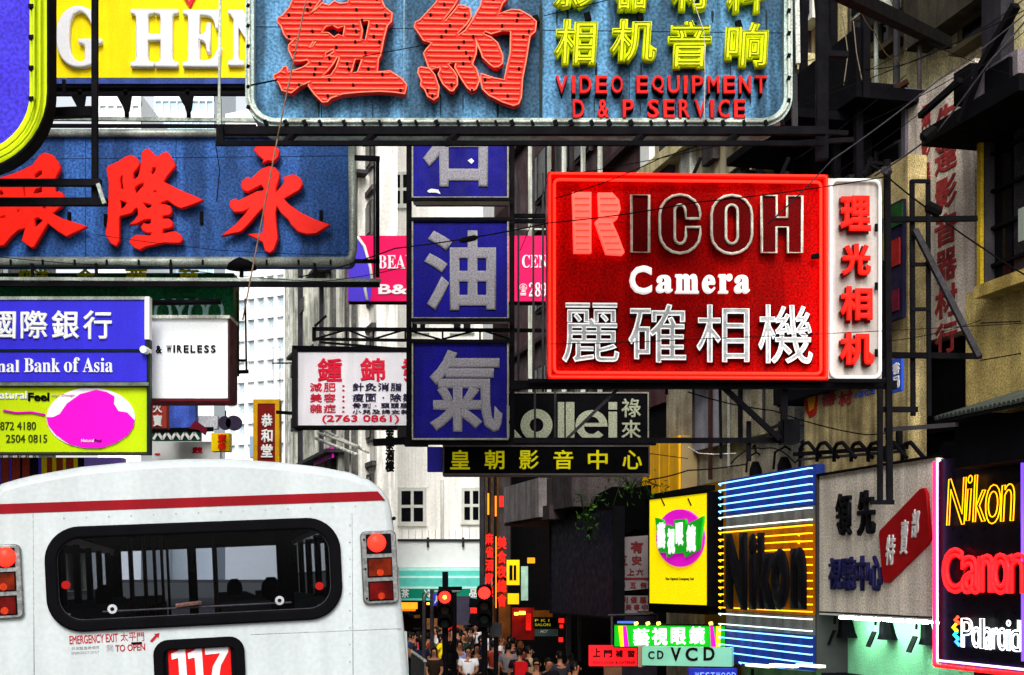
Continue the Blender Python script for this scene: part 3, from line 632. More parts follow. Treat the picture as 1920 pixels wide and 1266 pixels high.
# --- blue sign 永隆銀
t = frontal('blue_bank_sign', 'blue sign with big red brush characters and pale pipe border at left', 'sign', -200, 500, 30, SG)
t.panel((-250, 246, 661, 494), (0, .3), blue_mid, .08); hi = t
for nm, data, org, k in (('character', YONG, (400, 240), 3.333), ('character', LONG, (190, 270), 6.03), ('character', YIN, (0, 270), 6.03)):
    t.shape(nm, data, redl, y=-.06, th=.09, bev=.008, org=org, k=k)
for r in (((-250, 491), (655, 491)),): t.tube('border_pipe', r, .055, galv, y=-.05)
t.tube('border_pipe', [(-250, 250), (660, 250)], .045, galv, y=-.05)
t.tube('border_pipe', [(660, 250), (662, 470), (658, 484), (648, 491)], .05, galv, y=-.06)
for x in range(20, 660, 60): t.bar('pipe_clip', (x, 487), (x, 497), .02, blk, y=-.11)
t.bar('rail', (-250, 522), (715, 526), .035, galv, y=-.3); t.bar('rail', (-250, 533), (712, 534), .05, steel, y=-.32)
t.bar('post', (708, 296), (708, 520), .04, steel, y=-.2); t.bar('strut', (665, 296), (712, 298), .05, steel, y=-.2); t.bar('strut', (665, 490), (712, 490), .04, steel, y=-.2); t.bar('post', (702, 252), (702, 530), .022, steel2, y=-.1)
for x in (60, 180, 320, 590): t.bar('hanger', (x, 494), (x+2, 534), .03, steel, y=-.2)
for (x, y) in ((130, 398), (378, 398), (602, 395), (198, 402), (120, 150)): t.bar('stay', (x, y), (x, y+22), .035, blk, y=-.02)
jn = M_('sheet_joint', (30, 50, 84), .7, .3)
for x in (330, 160): hi.tube('sheet_joint', [(x, 254), (x, 486)], .004, jn, y=-.002)
hi.tube('sheet_joint', [(-100, 300), (655, 292)], .003, jn, y=-.002)
# lamp on blue sign
lp = frontal('hooded_lamp', 'black hooded lamp under the lower edge of the big blue sign', 'lamp', 450, 500, 29.6)
lp.add('hood', MB().loft([[(Vector((lp.uv(453, 495)[0], 0, lp.uv(453, 495)[1]))+Vector((math.cos(a)*rx, math.sin(a)*.12, h)))[:] for a in [k*math.pi/6 for k in range(12)]] for rx, h in ((.17, -.06), (.15, 0), (.09, .035), (.02, .05))], cap=True), blk, smooth=True)
lp.bar('stem', (453, 497), (453, 520), .04, blk)
# --- big neon sign New York
t = frontal('neon_sign', 'large weathered blue sign with red neon characters and small yellow characters at top', 'sign', 460, 240, 24, SG)
ny = t
t.panel((464, -260, 1482, 232), (0, .35), blue_old, .24)
ring(t, (460, -266, 1486, 237), .27, .075, (-.1, .34), M_('pale_border_trim', (170, 190, 184), .5, .3, .5))
u0, u1, v0, v1 = t.rect(460, -266, 1486, 237, y=-.1)
t.add('neon_tube', MB().tube([(x, -.125, z) for x, z in rrect(u0+.035, u1-.035, v0+.035, v1-.035, .24, 8)], .014, 6, True), whited, smooth=True)
random.seed(5)
for k in range(28): x = 490+k*36+random.random()*10; t.bar('tube_clip', (x, 226), (x+4, 235), .02+random.random()*.02, blk, y=-.13)
for k in range(5): t.bar('tube_clip', (1476, 20+k*42), (1482, 22+k*42), .035, blk, y=-.13)
for k in range(6): t.bar('tube_clip', (463, 10+k*38), (468, 12+k*38), .03, blk, y=-.13)
for data, org, k in ((NIU, (500, 0), 6.329), (YUE, (760, 0), 6.027)):
    o = t.shape('character', data, redl, y=-.05, th=.1, bev=.006, org=org, k=k)
    mb = MB(); cl = MB(); D_ = -.168
    pol = [[(org[0]+a/k, org[1]+b/k) for a, b in c] for c in data]
    y_ = -6
    while y_ < 200:
        for a, b in spans(pol, y_):
            if b-a > 14:
                p = t.uv(a+4, y_, D_); q = t.uv(b-4, y_+1, D_); mb.tube([(p[0], D_+.012, p[1]), (p[0]+.01, D_, p[1]), (q[0]-.01, D_, q[1]), (q[0], D_+.012, q[1])], .0075, 5)
                for _ in range(int(random.random() < (b-a)/90)):
                    x = random.uniform(a+6, b-6); c = t.uv(x, y_+2, D_); cl.box(c[0]-.009, c[0]+.009, D_-.01, D_+.03, c[1]-.016, c[1]+.003)
        y_ += 10.1
    for c in pol: mb.tube([(t.uv(a, b, D_)[0], D_+.01, t.uv(a, b, D_)[1]) for a, b in c], .0075, 5, True)
    t.add('neon_tube', mb, unlit, o, smooth=True); t.add('tube_holder', cl, blk, o, kind='stuff')
yel = M_('yellow_letter', (206, 220, 12), .4, .15, scale=8); yeld = M_('aged_yellow_tube', (120, 118, 10), .3, .2)
def brush(t, s_, r, bold=.055):
    o = t.text(s_, r, yel, y=-.04, th=.09, bold=bold, name='character', sh=.06); x0, y0, x1, y1 = r
    t.neon(s_, (x0+3, y0+3, x1-3, y1-3), yeld, .0045, y=-.135, sh=.06, parent=o)
for ch, r in zip('相机音响', ((1038, 34, 1122, 122), (1143, 34, 1232, 118), (1252, 36, 1336, 128), (1358, 40, 1443, 126))): brush(t, ch, r)
for ch, r in zip('影器材料', ((1036, -64, 1124, 16), (1150, -64, 1222, 20), (1258, -64, 1336, 20), (1362, -64, 1436, 24))): brush(t, ch, r)
redn = M_('red_channel_letter', (222, 26, 22), .45, .35, .3, scale=9)
def words(t, lst, mat, **k):
    for s_, r in lst: t.text(s_, r, mat, name='letter', **k)
def row(t, s_, x0, y0, x1, y1, mat, gap=.2, nar='I', **k):
    ws_ = [(.45 if c == ' ' else .35 if c in nar else .62 if c in ",.'" else 1) for c in s_]; tot = sum(ws_)+gap*(len(s_)-1); u = (x1-x0)/tot; x = x0
    for c, q in zip(s_, ws_):
        if c != ' ': t.text(c, (x, y0, x+u*q, y1), mat, name='letter', **k)
        x += u*(q+gap)
for off, mt, dd, th_ in ((0, redn, -.09, .03), (4, blk, 0, .088)):
    row(t, 'VIDEO EQUIPMENT', 1042, 141+off*.6, 1438, 175+off, mt, .33, y=dd, th=th_, bold=.022)
    row(t, 'D & P SERVICE', 1074, 186+off*.6, 1398, 221+off, mt, .36, y=dd, th=th_, bold=.022)
for x in (1003, 1100, 1198, 1383, 1300): t.bar('tube_holder', (x, 20+(x % 7)*5), (x+4, 34+(x % 7)*5), .05, blk, y=-.05)
t.bar('seam_pole', (1014, 10), (1014, 232), .025, M_('seam_grime', (40, 48, 44), .7, .3), y=-.02)
t.bar('stay_wire', (470, 160), (520, 150), .012, blk, y=-.2); t.bar('stay_wire', (680, 106), (800, 84), .006, blk, y=-.25)
jn2 = M_('pale_joint', (150, 180, 190), .6, .3)
t.tube('sheet_joint', [(758, -100), (757, 226)], .004, jn2, y=-.002); t.tube('sheet_joint', [(468, 50), (1478, 62)], .003, jn, y=-.002); t.tube('sheet_joint', [(1180, -100), (1180, 226)], .003, jn, y=-.002)
random.seed(9); drip = M_('rain_stain', (34, 44, 52), .8, .4)
for k in range(30):
    x = random.choice([1045, 1070, 1110, 1160, 1200, 1225, 1270, 1300, 1330, 1375, 1400, 1430, 860, 925, 600, 640, 560, 700, 830])+random.uniform(-8, 8); y0_ = random.choice([118, 178, 195, 60, 20]); 
    w_ = random.uniform(1.5, 5); l_ = random.uniform(18, 60); e_ = min(y0_+l_, 226)
    t.shape('rain_stain', [[(x, y0_), (x+w_*.8, y0_), (x+w_, y0_+l_*.3), (x+w_*.7, e_), (x+w_*.3, e_), (x-w_*.1, y0_+l_*.4)]], drip, y=0, th=.0015)
# under-frame
t.bar('rail', (420, 246), (1548, 246), .07, steel, y=-.1, y2=-.1); t.bar('rail', (405, 269), (1545, 269), .04, blk, y=-.25)
for x in (540, 690, 845, 1195, 1370): t.bar('brace', (x+18, 244), (x-6, 270), .05, steel, y=.0, y2=-.25)
t.bar('post', (411, 185), (411, 272), .035, galv, y=-.2); t.bar('post', (413, -30), (411, 190), .02, galv, y=-.2); t.bar('brace', (412, 235), (414, 270), .06, blk, y=-.2)
t.bar('post', (1541, -80), (1541, 300), .10, steel, y=.1); t.bar('post', (1526, -80), (1540, 90), .05, steel, y=.1); t.bar('brace', (1538, 100), (1590, 103), .05, steel, y=.1); t.bar('brace', (1545, 20), (1556, 100), .03, steel, y=.1)
t.bar('brace', (1560, -22), (1775, 82), .13, steel, y=.1, y2=4); t.bar('post', (1488, 60), (1490, 240), .05, steel2, y=.3); t.bar('side_tube', (1494, 0), (1496, 120), .04, whited, y=.2)
t.bar('rail', (1500, 246), (1590, 250), .04, steel, y=.1); t.bar('rail', (1500, 268), (1600, 262), .04, steel, y=.1)

# --- petrol pole sign
t = frontal('petrol_sign', 'vertical blue pole sign of three boxes with grey gas station characters', 'sign', 765, 826, 34, SG)
pb = M_('cobalt_panel', (15, 11, 124), .5, .2, .2, scale=3, grain=.5); gl = M_('silver_grey_letter', (140, 138, 146), .6, .08, grain=.3)
for ch, (a, b), r in (('石', (190, 371), (793, 196, 923, 350)), ('油', (415, 597), (795, 432, 930, 582)), ('氣', (643, 823), (805, 656, 942, 810))):
    y1 = b-1; bx = t.box('panel', (775 if ch != '氣' else 777, a, 950 if ch != '油' else 953, y1), (0, .45), pb)
    u0, u1, v0, v1 = t.rect(775, a, 951, y1)
    f = MB()
    for q in ((u0-.015, u1+.015, v1, v1+.02), (u0-.015, u1+.015, v0-.02, v0), (u0-.018, u0, v0, v1), (u1, u1+.018, v0, v1)): f.box(q[0], q[1], -.03, .3, q[2], q[3])
    t.add('trim', f, M_('thin_trim', (150, 150, 136), .5, .3), bx)
    t.text(ch, r, gl, y=-.001, th=.02, bold=.028, name='character', parent=None, res=0)
for x in (767, 960): t.bar('post', (x, 120), (x, 832), .065, steel, y=.1)
for y in (374, 411, 600, 640): t.bar('cross_rail', (765, y), (962, y), .04, steel, y=-.03)
t.bar('cross_rail', (758, 829), (965, 829), .07, steel, y=.1); t.bar('back_rail', (700, 830), (775, 826), .09, blk, y=.5)
t.shape('peeled_patch', [[(801, 358), (808, 354), (822, 356), (826, 364), (818, 361), (804, 361)]], white, y=-.001, th=.01)
t.shape('peeled_patch', [[(877, 301), (884, 297), (889, 302), (884, 307)]], white, y=-.001, th=.01)
for x in (972, 1000, 1018): t.bar('side_post', (x, 325), (x, 735), .03, steel2, y=.6)
for y in (405, 415): t.bar('side_rail', (960, y), (1030, y), .05, blk, y=.6)
t.bar('side_rail', (960, 430), (1030, 430), .02, whited, y=.6); t.bar('side_rail', (955, 732), (1030, 716), .06, blk, y=.5)
# lattice truss
tr = frontal('lattice_truss', 'black lattice truss crossing behind the blue pole sign', 'truss', 585, 640, 38)
tr.bar('chord', (586, 617), (1030, 620), .05, blk); tr.bar('chord', (586, 636), (962, 641), .04, blk); tr.bar('post', (589, 615), (589, 640), .05, blk)
xs = [590, 650, 700, 760, 830, 900, 962]
for i in range(6): tr.bar('brace', (xs[i], 636 if i % 2 == 0 else 618), (xs[i+1], 618 if i % 2 == 0 else 638), .025, blk)
for x in xs[1:]: tr.bar('post', (x, 617), (x, 640), .025, blk)
tr.bar('tie', (600, 642), (770, 656), .03, blk); tr.bar('tie', (590, 612), (612, 592), .03, blk)

# --- RICOH
t = frontal('camera_sign', 'red camera shop sign with glowing red neon border and white lettering', 'sign', 1027, 712, 30, SG, x1=1655, Y1=30.25)
rb = M_('red_sign_panel', (176, 4, 3), .55, .15, .25, scale=2.5, grain=.45, spec=.02)
t.panel((1030, 329, 1550, 708), (0, .32), rb); ri = t
rg = M_('red_neon_lit', (255, 46, 30), .3, 0, emit=1.7, ecol=(255, 34, 22)); rt = M_('red_trim', (238, 22, 12), .4, .05)
u0, u1, v0, v1 = t.rect(1027, 326, 1552, 712, y=-.1); uu = t.rect(1550, 333, 1655, 713, y=-.02)
for q in ((u0, u1, v1-.045, v1), (u0, u1, v0, v0+.045), (u0, u0+.045, v0, v1), (u1-.045, u1, v0, v1)): t.ubox('border', q[0], q[1], q[2]+(.003 if q[2] == v0 and q[3] == v1 else 0), q[3]-(.003 if q[3] == v1 and q[2] == v0 else 0), -.12, .3, rt)
t.add('neon_tube', MB().tube([(x, -.09, z) for x, z in rrect(u0+.075, u1-.075, v0+.075, v1-.075, .05, 3)], .017, 8, True), rg, smooth=True)
t.add('neon_tube', MB().tube([(x, -.135, z) for x, z in rrect(u0+.02, u1-.02, v0+.02, v1-.02, .03, 3)], .012, 8, True), rg, smooth=True)
oldw = M_('aged_white_tube', (236, 230, 214), .3, .35, .1, scale=10); dred = M_('dark_red_face', (104, 3, 5), .5, .2, spec=.02)
wneon = M_('white_neon_tube', (248, 252, 252), .25, .08, scale=9, emit=.3)
def arcpts(cx, cy, rx, ry, a0, a1, n=8): return [(cx+rx*math.cos(R(a0+(a1-a0)*i/n)), cy-ry*math.sin(R(a0+(a1-a0)*i/n))) for i in range(n+1)]
LI = [(1184, 366), (1217, 366), (1217, 473), (1184, 473)]
LHo = [(1428, 367), (1456, 367), (1456, 408), (1476, 408), (1476, 368), (1504, 368), (1504, 474), (1477, 474), (1477, 426), (1456, 426), (1456, 474), (1428, 474)]
LOo = arcpts(1372, 402, 38, 36, 0, 180)+arcpts(1372, 440, 38, 36, 180, 360); LOi = arcpts(1372, 396, 11, 12, 0, 180)+arcpts(1372, 444, 11, 13, 180, 360)
LC_ = arcpts(1275, 402, 38, 37, 0, 180)+arcpts(1275, 438, 38, 37, 180, 360)+[(1313, 426), (1286, 426), (1286, 444)]+arcpts(1275, 446, 10, 11, 0, -180)+arcpts(1275, 396, 10, 12, 180, 0)+[(1286, 410), (1312, 410)]
def tubeletter(conts, face, tube_, r=.016):
    o = t.shape('letter', conts, face, y=-.03, th=.07)
    for c in conts:
        t.tube('neon_tube', c, r, tube_, y=-.115, closed=True, parent=o, n=8)
        t.tube('letter_edge', c, r*.9, M_('white_return', (214, 212, 200), .5, .3, scale=10), y=-.085, closed=True, parent=o, n=6)
for c in ([LI], [LC_], [LOo, LOi], [LHo]): tubeletter(c, dred, oldw)
rp = M_('pink_lit_letter', (255, 128, 110), .4, .12, scale=14, emit=.9, ecol=(255, 70, 60))
R1 = [(1074, 361), (1108, 361), (1108, 472), (1077, 472)]; R2 = [(1122, 362), (1148, 362), (1160, 375), (1163, 392), (1157, 408), (1147, 416), (1158, 440), (1170, 472), (1166, 476), (1137, 474), (1117, 416), (1124, 410)]
for c in (R1, R2):
    o = t.shape('letter', [c], rp, y=-.03, th=.09, bev=.006); 
    for k in range(9):
        yy_ = 372+k*12
        for a, b in spans([c], yy_): t.tube('neon_tube', [(a+3, yy_), (b-3, yy_)], .006, rg, y=-.13, parent=o, n=5)
row(t, 'C', 1181, 497, 1223, 550, wneon, 0, y=-.03, th=.09, bold=.028)
for c, r in zip(serif('amera'), ((1231, 515, 1262, 548), (1267, 513, 1311, 549), (1318, 515, 1342, 549), (1348, 513, 1374, 549), (1378, 515, 1407, 549))): t.text(c, r, wneon, y=-.03, th=.08, bold=.016, name='letter')
blkred = M_('letter_shadow_box', (60, 4, 8), .5, .2)
for ch, r in zip('麗確相機', ((1054, 568, 1161, 680), (1178, 570, 1287, 680), (1306, 571, 1405, 680), (1422, 571, 1524, 682))):
    x0, y0, x1, y1 = r; o = t.text(ch, r, M_('grey_tube_bed', (196, 196, 198), .5, .4, scale=9), y=-.07, th=.03, bold=.006, name='character', res=0); t.neon(ch, (x0+1, y0+1, x1-1, y1-1), wneon, .0075, y=-.105, parent=o); t.text(ch, (x0+1, y0+3, x1+2, y1+4), blkred, y=-.002, th=.07, bold=.02, name='character_backing', res=0)
# side panel
t.ubox('side_panel', uu[0]+.005, uu[1], uu[2], uu[3], .02, .32, M_('side_panel_grey', (206, 200, 194), .5, .12, .3, scale=2))
f = t.add('neon_tube', MB().tube([(x, -.02, z) for x, z in rrect(uu[0]+.05, uu[1]-.03, uu[2]+.03, uu[3]-.03, .08, 5)], .02, 8, True), M_('white_side_tube', (238, 242, 240), .3, .1, scale=9, emit=.15), smooth=True)
rside_ = M_('dark_red_return', (96, 10, 8), .5, .2); redlit = M_('red_side_letter', (244, 30, 20), .4, .1, emit=.25)
for ch, r in zip('理光相机', ((1577, 366, 1634, 432), (1579, 456, 1634, 516), (1577, 536, 1637, 600), (1576, 622, 1640, 685))):
    x0, y0, x1, y1 = r; t.text(ch, (x0-2, y0+2, x1-4, y1+5), rside_, y=.018, th=.1, bold=.045, name='character_backing', res=0); t.text(ch, r, redlit, y=-.083, th=.05, bold=.04, name='character')
for py in (420, 530, 655): t.bar('tube_clip', (1643, py), (1643, py+14), .03, blk, y=-.04)
t.bar('stay', (1522, 482), (1536, 480), .05, blk, y=-.1)
# frame of RICOH
t.bar('rail', (958, 722), (1680, 722), .09, steel, y=.1); t.bar('rail', (990, 714), (1660, 714), .04, blk, y=-.05)
t.bar('post', (1663, 300), (1668, 945), .065, steel, y=0); t.bar('post', (1650, 730), (1650, 940), .055, steel, y=0); t.bar('foot', (1632, 942), (1676, 942), .05, steel, y=0)
t.bar('post', (1470, 722), (1470, 830), .07, steel, y=.2); t.bar('brace', (1352, 722), (1462, 824), .06, steel, y=.2)
t.bar('rail', (962, 826), (1480, 826), .06, steel, y=.3); t.box('junction_box', (1470, 786, 1500, 830), (.1, .4), blk); t.bar('arm', (1438, 806), (1475, 792), .04, steel, y=.2)
t.bar('rail', (1660, 412), (1830, 410), .06, steel, y=.1, y2=.6); t.bar('rail', (1655, 666), (1838, 668), .065, steel, y=.1, y2=.6)
t.bar('ladder_side', (1710, 338), (1712, 780), .05, steel, y=.3); t.bar('ladder_side', (1740, 338), (1742, 780), .045, steel, y=.3)
for y in (340, 496, 580): t.bar('rung', (1708, y), (1743, y), .04, steel, y=.28)
t.bar('brace', (1715, 430), (1835, 668), .065, steel2, y=.2); t.bar('rail', (1650, 768), (1720, 768), .06, steel, y=.1); t.bar('rail', (1660, 806), (1795, 796), .05, steel2, y=.2, y2=.8)
t.bar('brace', (1160, 728), (1060, 826), .035, steel2, y=.3)
t.bar('post', (1350, 725), (1352, 860), .03, steel, y=.35); t.bar('post', (1404, 790), (1404, 865), .05, steel, y=.35); t.bar('post', (1250, 725), (1250, 740), .03, steel, y=.35)
for x in (1300, 1465, 1620): t.bar('top_stay', (x, 328), (x+14, 296), .04, steel, y=.3)
t.add('knot', MB().tube([(t.uv(1656, 332, -.2)[0], -.25, t.uv(1656, 332)[1]), (t.uv(1668, 330, -.2)[0], -.15, t.uv(1668, 330)[1])], .05, 8), steel2)

# --- Rollei
t = frontal('black_brand_sign', 'black framed sign with grey sans letters partly behind the blue pole sign', 'sign', 900, 826, 39, SG)
t.panel((900, 738, 1214, 824), (0, .3), blk); edge_boxes(t, (900, 738, 1214, 824), .02, (0, .3), M_('thin_frame', (130, 132, 120), .5, .2))
go = M_('grey_olive_letter', (160, 166, 142), .6, .1, grain=.35)
t.text('R', (905, 754, 982, 824), go, y=0, th=.02, bold=.03, name='letter')
def rdisc(cx, cy, r0, r1, **k): return [arcpts(cx, cy, r0, r0, 0, 345, 23), arcpts(cx, cy, r1, r1, 0, 345, 23)]
t.shape('letter', rdisc(1006, 797, 30, 13), go, y=0, th=.02)
for a, b in ((1046, 1058), (1061, 1077)): t.shape('letter', [[(a, 754), (b, 754), (b, 824), (a, 824)]], go, y=0, th=.02)
t.shape('letter', [arcpts(1109, 797, 30, 28, 0, 318, 22)+[(1122, 808)]+arcpts(1109, 800, 14, 14, -40, -180, 8)+[(1096, 800), (1139, 800)]], go, y=0, th=.02)
t.shape('letter', [arcpts(1109, 795, 15, 14, 10, 170, 8)], blk, y=-.022, th=.004)
t.shape('letter', [[(1141, 772), (1157, 772), (1157, 824), (1141, 824)]], go, y=0, th=.02); t.shape('letter', [[(1141, 754), (1157, 754), (1157, 768), (1141, 768)]], go, y=0, th=.02)
t.chars('祿來', (1165, 747, 1202, 823), go, vert=True, y=0, th=.02, bold=.015)
for x in (1003, 1041): t.bar('front_post', (x, 730), (x, 826), .03, steel2, y=-.8)
# --- black/yellow dynasty sign
t = frontal('black_yellow_sign', 'long black sign with six yellow characters under the blue pole sign', 'sign', 830, 890, 37, SG)
t.panel((833, 838, 1216, 888), (0, .35), blk); edge_boxes(t, (833, 838, 1216, 888), .022, (0, .35), M_('grey_frame', (96, 92, 92), .5, .25))
yn = M_('yellow_neon_char', (222, 214, 10), .4, .1, emit=.12)
for i, ch in enumerate('皇朝影音中心'): x = 844+i*64.6; t.text(ch, (x, 844, x+37, 880), yn, y=0, th=.03, bold=.014, name='character')
t.box('blue_end', (801, 838, 829, 884), (.2, .35), M_('blue_end_panel', (60, 56, 200), .5)); t.bar('rail', (830, 832), (1230, 829), .09, blk, y=.2)
# --- pink beauty centre
t = frontal('pink_sign', 'crimson and violet beauty centre sign behind the blue pole sign', 'sign', 655, 566, 47, SG)
t.panel((652, 442, 1040, 565), (0, .3), M_('crimson_panel', (226, 16, 92), .5, .06))
t.shape('violet_area', [[(653, 443), (672, 443), (684, 466), (694, 500), (698, 530), (694, 565), (653, 565)]], M_('violet_panel', (84, 64, 216), .5, .06), y=0, th=.02)
t.tube('curve_line', [(670, 444), (683, 462), (694, 500), (698, 530)], .03, white, y=-.03); t.tube('curve_line', [(686, 532), (684, 540), (688, 563)], .03, white, y=-.03)
pw = M_('pinkish_white', (246, 236, 244), .5, .03)
t.text(serif('BEAUTY'), (709, 478, 812, 504), pw, y=0, th=.02, name='letter'); t.text('B&I', (709, 533, 772, 552), pw, y=0, th=.02, bold=.03, name='letter')
t.text(serif('CENTRE'), (979, 478, 1072, 502), pw, y=0, th=.02, name='letter'); t.text(serif('2891'), (992, 530, 1036, 556), pw, y=0, th=.02, name='letter'); t.text('☎', (974, 532, 988, 554), pw, y=0, th=.02)
t.bar('rail', (655, 568), (1030, 570), .05, steel, y=.1); 
# --- white sign w red chars
t = frontal('white_clinic_sign', 'white sign with red and black rows of characters and a phone number in brackets', 'sign', 548, 800, 42, SG)
t.panel((558, 660, 800, 798), (0, .3), M_('clinic_white', (226, 224, 232), .45, .05, .06)); edge_boxes(t, (558, 660, 800, 798), .04, (0, .3), blk)
t.box('side_wall', (547, 655, 557, 801), (-.1, .5), M_('dark_side', (26, 22, 26), .6))
cr = M_('crimson_letter', (214, 24, 56), .5, .08); nv_ = M_('navy_letter', (36, 28, 62), .5, .1)
for ch, r in zip('鍾錦發', ((595, 671, 641, 715), (675, 671, 722, 715), (752, 671, 798, 715))): t.text(ch, r, cr, y=0, th=.02, bold=.022, name='character')
for i, (a, b) in enumerate((('減肥：', '針灸消脂'), ('美容：', '瘦面·除皺'), ('雜症：', ''))):
    y = 718+i*20; t.chars(a, (581, y, 655, y+16), cr, y=0, th=.02, bold=.012)
    if b: t.chars(b, (661, y, 753 if i == 0 else 776, y+15), nv_, y=0, th=.02, bold=.014)
t.chars('骨刺·頸頭腰', (661, 756, 766, 765), nv_, y=0, th=.02, bold=.012); t.chars('小兒及婦女雜', (661, 768, 768, 776), nv_, y=0, th=.02, bold=.012)
t.text('(2763 0861)', (604, 778, 748, 794), cr, y=0, th=.02, bold=.012); 
t.bar('hanger', (510, 681), (548, 681), .02, blk); t.bar('hanger', (518, 773), (548, 775), .05, blk); t.bar('drop_wire', (512, 650), (512, 720), .01, blk); t.bar('drop_wire', (525, 650), (525, 800), .01, blk)
t.bar('top_rail', (548, 652), (780, 656), .06, blk)
# --- dark green sign
t = frontal('green_sign', 'dark green sign behind the white wireless sign', 'sign', -60, 698, 31.6, SG)
t.panel((-100, 512, 438, 698), (0, .35), M_('deep_green', (8, 84, 46), .55, .3, .2, scale=1.5, grain=.45))
for ch, r in zip('快洋金蒂商', ((34, 502, 60, 535), (60, 502, 90, 535), (142, 502, 176, 535), (235, 502, 275, 535), (335, 502, 372, 535))): t.text(ch, r, M_('flat_yellow', (220, 212, 20), .5), y=0, th=.03, bold=.03, name='character')
pg = M_('pale_green_letter', (150, 196, 190), .5, .1)
for ch, r in zip('OYOO', ((288, 560, 322, 612), (322, 560, 352, 612), (352, 560, 386, 612), (384, 560, 420, 612))): t.text(ch, r, pg, y=0, th=.04, bold=.01, name='letter')
t.bar('post', (444, 546), (446, 700), .02, blk, y=.2); t.bar('post', (460, 560), (462, 696), .02, blk, y=.2); t.bar('strut', (436, 676), (462, 676), .03, blk, y=.2); t.bar('strut', (434, 698), (466, 697), .04, blk, y=.2)
# --- Bank of Asia
t = frontal('bank_sign', 'violet blue bank sign with white characters above the yellow hair salon sign', 'sign', -80, 722, 28.5, SG)
bb = M_('bank_violet', (52, 46, 204), .45, .08, .05, grain=.1)
t.box('upper_panel', (-120, 563, 272, 655), (0, .09), bb); t.box('lower_panel', (-120, 661, 276, 716), (0, .09), bb); t.box('divider', (-120, 656, 270, 660), (-.01, .08), M_('green_black', (10, 30, 28), .6))
t.box('end_trim', (271, 556, 280, 636), (-.02, .09), white); t.box('top_trim', (-120, 556, 270, 562), (-.02, .09), galv); t.box('end_trim', (275, 637, 281, 850), (.0, .09), M_('dark_edge', (24, 34, 30), .5))
for ch, r in zip('際銀行', ((38, 582, 89, 635), (96, 582, 148, 636), (155, 582, 209, 636))): t.text(ch, r, white, y=0, th=.03, bold=.018, name='character', res=0)
t.text('國', (-22, 584, 29, 635), white, y=0, th=.03, bold=.014, name='character', res=0)
t.text(serif('nal'), (-6, 675, 36, 698), white, y=0, th=.02, name='letter'); t.text(serif('Bank'), (45, 672, 112, 698), white, y=0, th=.02, name='letter'); t.text(serif('of'), (120, 670, 149, 698), white, y=0, th=.02, name='letter'); t.text(serif('Asia'), (155, 671, 211, 698), white, y=0, th=.02, name='letter')
t.box('lower_trim', (-120, 717, 278, 723), (-.03, .09), M_('patchy_trim', (110, 120, 104), .5, .5, scale=9)); t.add('end_ball', MB().tube([(t.uv(273, 658)[0], -.1, t.uv(273, 658)[1]), (t.uv(276, 658)[0], .05, t.uv(276, 658)[1])], .04, 10), white)
# --- Natural Feel
t = frontal('salon_sign', 'lime yellow salon sign with magenta blob under the bank sign', 'sign', -80, 850, 28.6, SG)
t.panel((-120, 727, 276, 848), (0, .09), M_('lime_panel', (186, 214, 8), .45, .05)); edge_boxes(t, (-120, 727, 276, 848), .025, (0, .09), M_('brown_edge', (50, 52, 40), .6))
ell = arcpts(170, 784, 83, 57, 0, 352, 44); ell = [p for p in ell]
t.shape('white_oval', [[p if p[1] > 728 else (p[0], 728) for p in ell]], M_('matt_white', (236, 236, 240), .5, .03), y=0, th=.015)
t.shape('magenta_blob', [[(87, 782), (100, 782), (112, 776), (125, 757), (150, 739), (180, 731), (200, 735), (214, 743), (213, 757), (222, 771), (238, 773), (252, 788), (250, 800), (240, 815), (218, 830), (190, 840), (160, 840), (130, 833), (105, 815), (90, 797)]], M_('magenta_panel', (232, 12, 198), .45, .05), y=-.016, th=.015)
t.text('Feel', (52, 736, 92, 752), blk, y=0, th=.02, bold=.03); t.text('Natural', (-18, 733, 50, 748), white, y=0, th=.02, bold=.02)
t.text('872 4180', (0, 791, 67, 806), M_('dark_olive', (50, 60, 10), .5), y=0, th=.015); t.text('2504 0815', (11, 815, 88, 830), MATS['dark_olive'], y=0, th=.015)
t.text('Hair Design', (96, 739, 140, 744), M_('pale_pink', (224, 150, 190), .5), y=-.016, th=.01); t.text('Natural', (152, 823, 176, 829), pw, y=-.033, th=.01); t.text('Feel', (177, 823, 190, 829), nv_, y=-.033, th=.01)
t.tube('magenta_line', [(6, 770), (30, 774), (60, 773), (84, 778)], .012, MATS['magenta_panel'], y=-.02)
# --- & WIRELESS
t = frontal('wireless_sign', 'plain white box sign reading & WIRELESS', 'sign', 180, 748, 29.3, SG)
t.panel((180, 598, 427, 747), (0, .4), M_('plain_white', (236, 240, 242), .45, .03)); t.box('top_cap', (180, 591, 431, 597), (-.04, .42), whited); t.box('end_cap', (428, 598, 431, 748), (-.02, .4), M_('brown_cap', (60, 30, 30), .6)); t.box('base_rail', (180, 748, 430, 752), (-.02, .4), M_('base_red', (90, 20, 30), .6))
t.text('E', (272, 650, 284, 662), blk, y=0, th=.02, bold=.02, name='letter'); t.text('&', (292, 648, 303, 662), blk, y=0, th=.02, bold=.02, name='letter'); row(t, 'WIRELESS', 312, 647, 404, 661, blk, .4, y=0, th=.02, bold=.02)
t.tube('front_bar', [(278, 568), (414, 566)], .03, blk, y=-.3)
